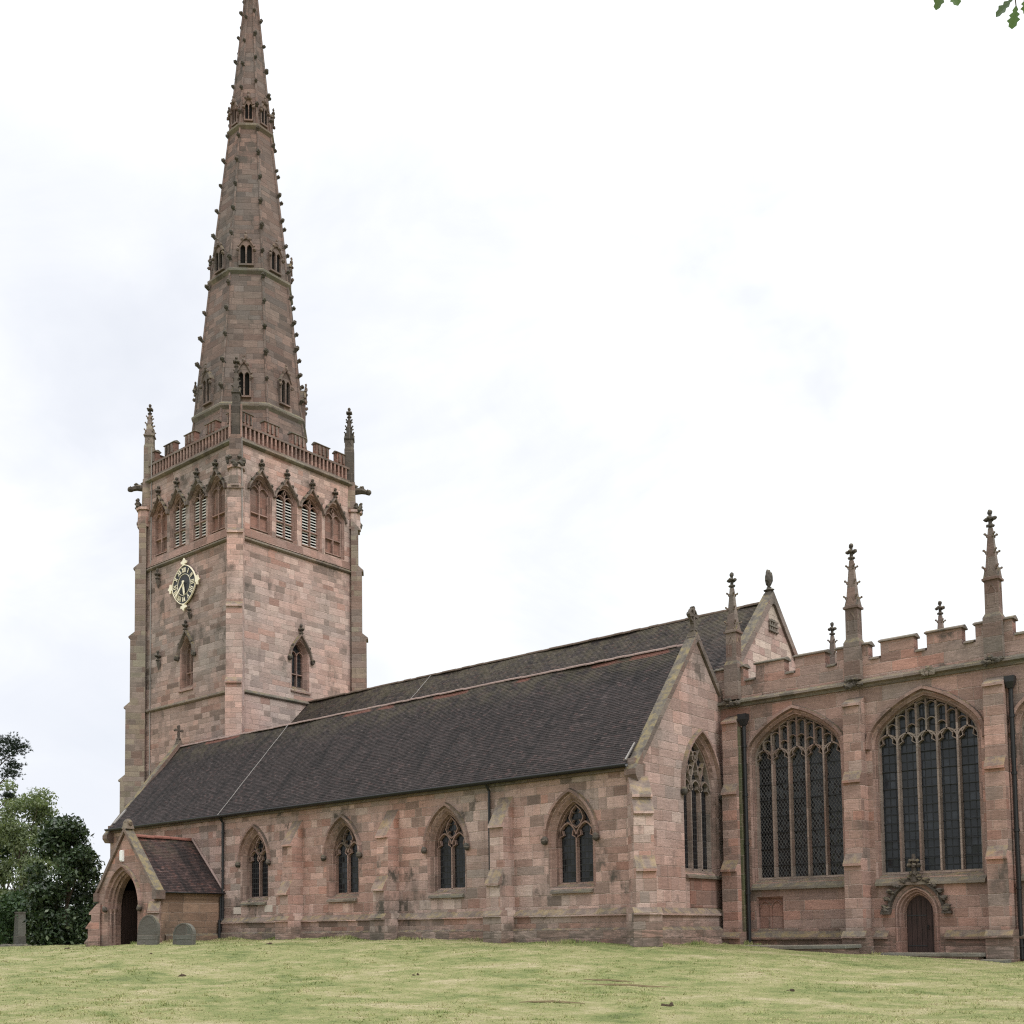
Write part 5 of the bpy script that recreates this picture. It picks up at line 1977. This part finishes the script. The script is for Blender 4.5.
# scattered tufts the mower left, in loose colonies
n_t, per = 3400, 16
ta = rng.uniform(-1.30, -0.12, n_t)
tr = np.exp(rng.uniform(math.log(16), math.log(48), n_t))
tx, ty = tr * np.sin(ta), tr * np.cos(ta)
keep = (np.sin(tx * 0.8 + 1.7 * np.sin(ty * 0.33)) + np.sin(ty * 1.1 + 0.6 * tx) + rng.normal(0, 0.8, n_t) > 0.3) & (ty < 29.8) & ~((tx < -40) & (ty > 26.5))
tx, ty = np.repeat(tx[keep], per), np.repeat(ty[keep], per)
n_tuft = len(tx)
tx, ty = tx + rng.normal(0, 0.06, n_tuft), ty + rng.normal(0, 0.06, n_tuft)
bx, by = np.concatenate([tx, bx]), np.concatenate([ty, by])
rr = np.concatenate([np.hypot(tx, ty), rr])
n = len(bx)
hgt = np.concatenate([rng.uniform(0.025, 0.075, n_tuft), hgt])
hgt[-n_edge:] = rng.uniform(0.03, 0.20, n_edge) * (0.55 + 0.45 * np.sin(bx[-n_edge:] * 1.7 + by[-n_edge:] * 2.3))
wd = rng.uniform(0.005, 0.011, n) * (0.5 + rr / 30)
th = rng.uniform(0, 2 * math.pi, n)
lean = rng.uniform(0, 0.07, n)
bz = ground_z(bx, by) - 0.004
V = np.empty((n, 3, 3))
V[:, 0] = np.stack([bx - wd * np.cos(th), by - wd * np.sin(th), bz], 1)
V[:, 1] = np.stack([bx + wd * np.cos(th), by + wd * np.sin(th), bz], 1)
V[:, 2] = np.stack([bx + lean * np.sin(th * 3), by + lean * np.cos(th * 2), bz + hgt], 1)
grass = np_mesh("grass", V.reshape(-1, 3), np.arange(3 * n).reshape(-1, 3), blade_mat())
tag(grass, "short mown grass with dry straw coloured patches", "grass", kind="stuff")

# ------------------------------------------------------------------ gravestones, slabs, molehills
def gz(x, y):
    return float(ground_z(x, y))


def headstone(loc, w, h, t, rot, lean, label, shoulder):
    root = empty("headstone", (loc[0], loc[1], gz(*loc)))
    root.rotation_euler = (lean, random.uniform(-0.02, 0.02), rot)
    fr = Fr((0, 0, 0), (1, 0, 0), (0, -1, 0))
    mb = MB()
    n = 14
    if shoulder:
        arc = [(w * 0.5 * math.cos(math.pi * i / n), h - w * 0.30 + w * 0.30 * math.sin(math.pi * i / n)) for i in range(n + 1)]
    else:
        arc = [(w * 0.5 * math.cos(math.pi * i / n), h - w * 0.5 + w * 0.5 * math.sin(math.pi * i / n)) for i in range(n + 1)]
    mb.extr_az(fr, [(-w / 2, -0.3), (w / 2, -0.3)] + arc, -t / 2, t / 2)
    o = mb.build("slab", M_GRAVE, root)
    bm = o.modifiers.new("bevel", 'BEVEL')
    bm.width = 0.015
    bm.segments = 2
    bm.limit_method = 'ANGLE'
    p = MB()
    inset = [(a * 0.84, -0.02 + (z + 0.02) * 0.95) for a, z in [(-w / 2, 0.25), (w / 2, 0.25)] + arc]
    p.bar(fr, inset, 0.015, 0.03, t / 2 - 0.005, t / 2 + 0.010, closed=True)
    p.build("border_moulding", M_GRAVE, root)
    tag(root, label, "headstone", "headstones beside the porch")


headstone((-39.75, 25.95), 1.28, 1.24, 0.14, 0.10, -0.07, "taller upright headstone with rounded top in front of the porch buttress", False)
headstone((-37.45, 26.1), 1.50, 0.88, 0.15, -0.06, -0.05, "broad low headstone with shallow curved top by the porch side wall", True)

root = tag(empty("stone_pillar", (-70.1, 36.0, gz(-70.1, 36.0))), "square weathered stone pillar standing on a rough stepped base by the trees", "pillar")
mb = MB()
mb.frustum((0, 0), 0.12, 2.24, 0.30, 0.245, 4)
mb.frustum((0, 0), 2.24, 2.32, 0.27, 0.26, 4)
mb.build("shaft", M_GRAVE, root)
mb = MB()
for k in range(16):
    a = k * math.pi / 8
    mb.blob((1.0 * math.cos(a), 1.0 * math.sin(a), 0.0), (0.36, 0.36, 0.22), 6, 4, 0.2)
mb.frustum((0, 0), -0.2, 0.16, 1.05, 1.0, 8)
mb.build("base_step", M_GRAVE, root)


def slab(name, x0, x1, y0, y1, zt, h, label, rot=0.0):
    cx, cy = (x0 + x1) / 2, (y0 + y1) / 2
    root = empty(name, (cx, cy, zt))
    root.rotation_euler = (random.uniform(-0.012, 0.012), random.uniform(-0.012, 0.012), rot)
    a, b = (x1 - x0) / 2, (y1 - y0) / 2
    fr = Fr((0, 0, 0), (1, 0, 0), (0, -1, 0))
    m = MB()
    m.box(fr, -a, a, -0.12, 0, -b, b)
    top = m.build("top_slab", M_SLAB, root)
    bv = top.modifiers.new("bevel", 'BEVEL')
    bv.width, bv.segments = 0.02, 2
    m = MB()
    m.box(fr, -a * 0.95, a * 0.95, -h - 0.4, -0.12, -b * 0.93, b * 0.93)
    m.build("kerb_base", M_CHANCEL, root)
    tag(root, label, "tomb slab", "low tomb slabs along the chancel wall")


slab("tomb_slab", -18.4, -16.55, 34.5, 35.7, -0.56, 0.25, "dark low ledger slab nearest the corner where aisle meets chancel")
slab("tomb_slab", -16.45, -13.9, 34.3, 35.6, -0.55, 0.3, "long grey ledger slab under the first large chancel window")
slab("doorstep", -13.15, -10.2, 35.2, 36.5, -0.80, 0.25, "wide grey stone doorstep slab before the small arched door")
slab("stone_block", -10.15, -9.45, 35.0, 35.6, -0.98, 0.2, "short rough stone block at the foot of the chancel drainpipe")

SPOTS = [(825, 991), (300, 944), (88, 968), (136, 1016), (408, 966), (566, 964), (44, 966), (232, 980), (480, 944), (394, 949), (777, 1006), (146, 955)]
MOLE = [(-10.3, 22.4), (-43.5, 24.5), (-37.0, 13.2), (-21.5, 10.2), (-25.2, 17.5), (-19.5, 20.6), (-40.5, 12.0), (-27.0, 13.0), (-33.0, 26.8), (-33.5, 22.0), (-11.0, 18.6), (-43.0, 18.5)]
for x, y in MOLE:
    mb = MB()
    s = random.uniform(0.35, 0.75)
    for k in range(9):
        mb.blob((random.uniform(-0.2, 0.2) * s, random.uniform(-0.15, 0.15) * s, random.uniform(-0.01, 0.04)), (random.uniform(0.06, 0.14) * s, random.uniform(0.05, 0.11) * s, random.uniform(0.05, 0.11) * s), 7, 5, 0.35)
    o = mb.build("molehill", M_SOIL)
    o.location = (x, y, gz(x, y) - 0.02)
    tag(o, "small dark crumbled molehill on the mown grass", "molehill", "molehills scattered over the lawn")
for x0, y0, x1, y1 in ((-15.6, 22.4, -14.3, 22.6), (-15.1, 21.6, -12.9, 22.2), (-13.9, 17.7, -12.6, 18.1)):
    mb = MB()
    ps = [Vector((x0, y0, 0)).lerp(Vector((x1, y1, 0)), i / 12) for i in range(13)]
    ps = [Vector((p.x, p.y + 0.05 * math.sin(i * 1.3), gz(p.x, p.y) + 0.005)) for i, p in enumerate(ps)]
    mb.tube(ps, [0.012 + 0.03 * math.sin(math.pi * min(1, (i + 0.3) / 12.5)) * random.uniform(0.7, 1.1) for i in range(13)], 6)
    o = mb.build("turf_edge", M_TURF)
    tag(o, kind="structure")


# ------------------------------------------------------------------ trees
def leaves(n_, clumps, size, flat=0.0, shell=0.55):
    """leaf quads (folded along the midrib) scattered through ellipsoid clumps, denser to their outsides"""
    cl = np.array(clumps, float)          # x y z rx ry rz weight
    p = cl[:, 6] / cl[:, 6].sum()
    k = rng.choice(len(cl), n_, p=p)
    d = rng.normal(size=(n_, 3))
    d /= np.linalg.norm(d, axis=1)[:, None]
    r = shell + (1 - shell) * rng.random(n_) ** 0.7
    r *= 1 + 0.14 * rng.normal(size=n_)
    c = cl[k, :3] + d * cl[k, 3:6] * r[:, None]
    ax = rng.normal(size=(n_, 3))
    ax[:, 2] -= 0.3
    ax /= np.linalg.norm(ax, axis=1)[:, None]
    nm = rng.normal(size=(n_, 3)) + d * 0.8 + np.array([0, 0, 0.7 + flat])
    sd = np.cross(ax, nm)
    sd /= np.linalg.norm(sd, axis=1)[:, None] + 1e-9
    up = np.cross(sd, ax)
    s = size * rng.uniform(0.6, 1.3, n_)[:, None]
    V = np.stack([c - ax * s, c + sd * s * 0.5 + up * s * 0.12, c + ax * s, c - sd * s * 0.5 + up * s * 0.12], 1)
    return V.reshape(-1, 3), np.arange(4 * n_).reshape(-1, 4)


def limb_path(a, b, n=5, j=0.12):
    a, b = Vector(a), Vector(b)
    L = (b - a).length
    return [a.lerp(b, i / n) + Vector((random.uniform(-j, j), random.uniform(-j, j), random.uniform(-j, j))) * L * 0.3 * (1 if 0 < i < n else 0) + Vector((0, 0, 0.06 * L * math.sin(math.pi * i / n))) for i in range(n + 1)]


def tree(name, loc, h, clumps, n_leaf, size, mat, label, cat, trunk_r=0.2, shell=0.5, group=None, trunk_top=0.7):
    root = empty(name, (loc[0], loc[1], gz(*loc)))
    tag(root, label, cat, group)
    mb = MB()
    tp = limb_path((0, 0, -0.2), (0.1, 0.1, h * trunk_top), 7, 0.05)
    mb.tube(tp, [trunk_r * (1.25 if i == 0 else 1 - 0.11 * i) for i in range(8)], 9)
    for cl in clumps[:16]:
        t0 = tp[min(6, max(1, int(7 * min(0.8, cl[2] / h * 0.75))))]
        mb.tube(limb_path(t0, cl[:3], 5), [trunk_r * 0.42, trunk_r * 0.34, trunk_r * 0.26, trunk_r * 0.18, trunk_r * 0.12, trunk_r * 0.05], 6)
    mb.build("trunk", M_BARK, root)
    V, F = leaves(n_leaf, clumps, size, 0.0, shell)
    np_mesh("crown", V, F, mat, root)
    return root


def bushy(h, w, n_, base=0.12, top=0.5, seed=1, lump=0.22, power=0.6, skirt=0):
    """clumps filling an egg of height h and half width w"""
    rs = np.random.default_rng(seed)
    out = []
    for k in range(n_):
        f = rs.random()
        z = h * (base + (0.97 - base) * f)
        prof = math.sin(math.pi * min(1, max(0.02, (f * 0.85 + 0.12)))) ** power
        a = rs.uniform(0, 2 * math.pi)
        q = w * prof * rs.uniform(0.35, 0.92)
        s = w * lump * rs.uniform(0.7, 1.5)
        out.append((q * math.cos(a), q * math.sin(a), min(z, h - s * 0.6), s * 1.15, s * 1.15, s * 0.8, s * s))
    for k in range(skirt):      # low branches that hide the stem
        a = 2 * math.pi * k / skirt
        s = w * 0.32
        out.append((w * 0.62 * math.cos(a), w * 0.62 * math.sin(a), s * 0.8 + 0.25 * h * (k % 2) * 0.5, s, s, s * 0.9, s * s))
    return out


tree("holly_tree", (-61.1, 34.2), 7.2, bushy(7.6, 2.35, 64, 0.02, seed=3, lump=0.24, power=0.75, skirt=14), 17000, 0.15, M_LEAFD,
     "dense dark glossy rounded evergreen tree just left of the porch", "tree", 0.16, 0.45)
tree("broadleaf_tree", (-75.6, 38.9), 11.6, bushy(11.9, 3.7, 64, 0.08, seed=5, lump=0.20, power=0.5), 17000, 0.14, M_LEAFG,
     "lighter green airy broadleaf tree rising behind the dark evergreen", "tree", 0.2, 0.3)
tree("broadleaf_tree", (-82.6, 41.0), 9.4, bushy(9.6, 4.2, 40, 0.05, seed=8, lump=0.28), 11000, 0.17, M_LEAFS,
     "dark green tree at the left edge behind the stone pillar", "tree", 0.2, 0.3)
tree("shrub", (-72.6, 37.4), 3.6, bushy(3.7, 2.6, 26, 0.0, seed=9, lump=0.34), 7000, 0.13, M_LEAFS,
     "dark low shrub filling the gap behind the stone pillar", "shrub", 0.08, 0.4)
tree("shrub", (-73.4, 41.6), 4.4, bushy(4.6, 3.2, 26, 0.0, seed=10, lump=0.34), 8000, 0.14, M_LEAFD,
     "deep green shrub beneath the airy tree, between pillar and evergreen", "shrub", 0.08, 0.4)


def pine(loc, label):
    root = tag(empty("pine_tree", (loc[0], loc[1], gz(*loc))), label, "tree")
    mb = MB()
    tp = limb_path((0, 0, -0.2), (0.2, 0.3, 14.0), 8, 0.04)
    mb.tube(tp, [0.32 - 0.03 * i for i in range(9)], 9)
    right = Vector((0.50, 0.86, 0)).normalized()
    pads = []
    rs = random.Random(4)
    for side, z, s in ((3.9, 13.1, 0.62), (3.1, 12.7, 0.7), (3.3, 11.9, 0.55), (2.2, 13.4, 0.8), (3.0, 11.3, 0.5), (1.6, 11.6, 0.9), (1.2, 14.2, 0.9), (0, 14.9, 0.9), (2.4, 9.9, 0.4),
                       (-1.5, 13.2, 1.0), (-2.6, 12.0, 0.9), (-3.2, 10.6, 0.9), (-1.2, 10.9, 0.9), (-2.4, 8.9, 0.8)):
        c = right * side + Vector((rs.uniform(-1.2, 1.2) * (0.4 if side > 2 else 1), rs.uniform(-0.5, 0.5), 0)) + Vector((0, 0, z))
        pads.append((c, s))
        t0 = tp[min(7, max(3, int(z / 14 * 7) - 1))]
        mb.tube(limb_path(t0, c - Vector((0, 0, 0.1)), 5, 0.06), [0.09, 0.075, 0.06, 0.045, 0.03, 0.015], 6)
    mb.build("trunk", M_BARK, root)
    VV, n0 = [], 0
    for c, s in pads:
        for t_ in range(int(150 * s / 0.6)):
            d = Vector((rs.gauss(0, 1), rs.gauss(0, 1), rs.gauss(0, 0.55) + 0.15))
            if d.length < 0.1:
                continue
            b = c + Vector((d.x, d.y, d.z)) * s * 0.5
            ax = (d.normalized() + Vector((0, 0, 0.7))).normalized()
            for _ in range(9):
                q = (ax + Vector((rs.gauss(0, 0.55), rs.gauss(0, 0.55), rs.gauss(0, 0.5)))).normalized() * rs.uniform(0.13, 0.22)
                sd = q.cross(Vector((rs.gauss(0, 1), rs.gauss(0, 1), rs.gauss(0, 1)))).normalized() * 0.022
                VV += [b - sd, b + sd, b + q]
    V = np.array([tuple(v) for v in VV])
    np_mesh("crown", V, np.arange(len(V)).reshape(-1, 3), M_NEEDLE, root)


pine((-71.0, 32.4), "tall dark pine whose branch tips reach in at the left edge")


# overhanging oak: the trunk stands to the right of the camera's view, one bough reaches over the corner
def oak():
    root = tag(empty("oak_tree", (2.6, 8.9, gz(2.6, 8.9))), "oak bough with lobed leaves hanging into the top right corner", "tree")
    z0 = gz(2.6, 8.9)
    L = lambda p: Vector(p) - Vector((2.6, 8.9, z0))
    mb = MB()
    tp = [(0, 0, -0.3), (0.05, 0, 1.5), (0.0, 0.1, 3.5), (0.15, 0.1, 5.5), (0.3, 0.2, 8.0), (0.5, 0.3, 10.5)]
    mb.tube(tp, [0.36, 0.28, 0.25, 0.22, 0.14, 0.05], 10)
    for e in ((2.6, 0.5, 9.5), (1.4, 2.2, 10.5), (1.8, -1.5, 9.0), (2.8, 1.6, 8.0)):
        mb.tube(limb_path(tp[3], e, 5), [0.13, 0.10, 0.08, 0.06, 0.04, 0.015], 7)
    mb.build("trunk", M_BARK, root)
    bo = MB()
    path = [L((2.75, 9.0, 6.1)), L((1.6, 8.8, 7.4)), L((0.2, 8.8, 7.8)), L((-1.2, 8.75, 7.85)), L((-2.3, 8.7, 7.7)), L((-3.1, 8.6, 7.65))]
    bo.tube(path, [0.11, 0.085, 0.065, 0.045, 0.025, 0.010], 7)
    twigs = []

    def leaf_pts(base, ax, nrm, s):
        sd = ax.cross(nrm).normalized()
        out = [(0.0, 0.03), (0.18, 0.13), (0.26, 0.09), (0.40, 0.24), (0.50, 0.15), (0.64, 0.30), (0.74, 0.18), (0.88, 0.18), (1.0, 0.0)]
        left = [base + ax * a * s + sd * b_ * s + nrm * (b_ * 0.25 * s) for a, b_ in out]
        right = [base + ax * a * s - sd * b_ * s + nrm * (b_ * 0.25 * s) for a, b_ in out[:-1]][::-1]
        return left + right
    lf = MB()
    rs = random.Random(12)

    def spray(p, n_, spread, s=0.13, down=0.6):
        for _ in range(max(2, n_ // 9)):        # leafy twigs springing from the branch
            t = Vector((rs.gauss(0, 1), rs.gauss(0, 1), rs.gauss(0, 0.8) + 0.5 - down)).normalized() * spread * rs.uniform(1.4, 2.6)
            mid = p + t * 0.5 + Vector((0, 0, 0.08 * spread))
            bo.tube([p, mid, p + t], [0.012, 0.008, 0.003], 5)
            for i in range(9):
                f = 0.3 + 0.7 * i / 8
                b = p + t * f + Vector((0, 0, 0.16 * spread * f * (1 - f)))
                d = (t.normalized() * 0.7 + Vector((rs.gauss(0, 1), rs.gauss(0, 1), rs.gauss(0, 1) - down)).normalized()).normalized()
                nr = Vector((rs.gauss(0, 0.6), rs.gauss(0, 0.6), 1)).normalized()
                nr = (nr - d * nr.dot(d)).normalized()
                lf.face(leaf_pts(b, d, nr, s * rs.uniform(0.8, 1.2)))
    # leaves that hang into the picture
    for q, dv in (((-1.92, 8.62, 6.82), (0.05, 0.05, -1)), ((-1.98, 8.6, 6.76), (-0.25, 0.1, -1)), ((-2.00, 8.65, 6.88), (-0.9, 0.1, -0.5)),
                  ((-1.88, 8.6, 6.88), (0.5, -0.2, -0.8)), ((-1.80, 8.62, 6.76), (0.3, 0.2, -1)), ((-1.84, 8.6, 6.84), (-0.15, -0.3, -1)), ((-1.74, 8.6, 6.80), (-0.1, 0.1, -1)), ((-1.70, 8.63, 6.88), (-0.7, 0.0, -0.8)), ((-2.43, 8.64, 7.19), (0.25, 0.1, -1)), ((-2.47, 8.63, 7.23), (-0.5, 0.2, -0.7))):
        d = Vector(dv).normalized()
        nr = Vector((0.35, -0.9, 0.25))
        nr = (nr - d * nr.dot(d)).normalized()
        lf.face(leaf_pts(L(q), d, nr, 0.155))
        a = L(q)
        bo.tube([a + Vector((rs.uniform(-.1, .1), 0.03, 0.78)), a + Vector((rs.uniform(-.06, .06), 0.0, 0.4)), a + Vector((rs.uniform(-.03, .03), 0, 0.15)), a], [0.012, 0.009, 0.006, 0.004], 5)
    for p in path[1:5]:
        spray(p + Vector((0, 0, 0.02)), 90, 0.25, down=-0.5)
        spray(p.lerp(path[1], 0.15) + Vector((0, 0, 0.03)), 60, 0.25, down=-0.5)
    for e in ((2.6, 0.5, 9.5), (1.4, 2.2, 10.5), (1.8, -1.5, 9.0), (2.8, 1.6, 8.0), (0.8, 0.5, 10.8)):
        spray(Vector(e), 260, 0.7, down=0.2)
    bo.build("bough", M_BARK, root)
    lf.build("crown", M_OAKLEAF, root, fix=False)


oak()
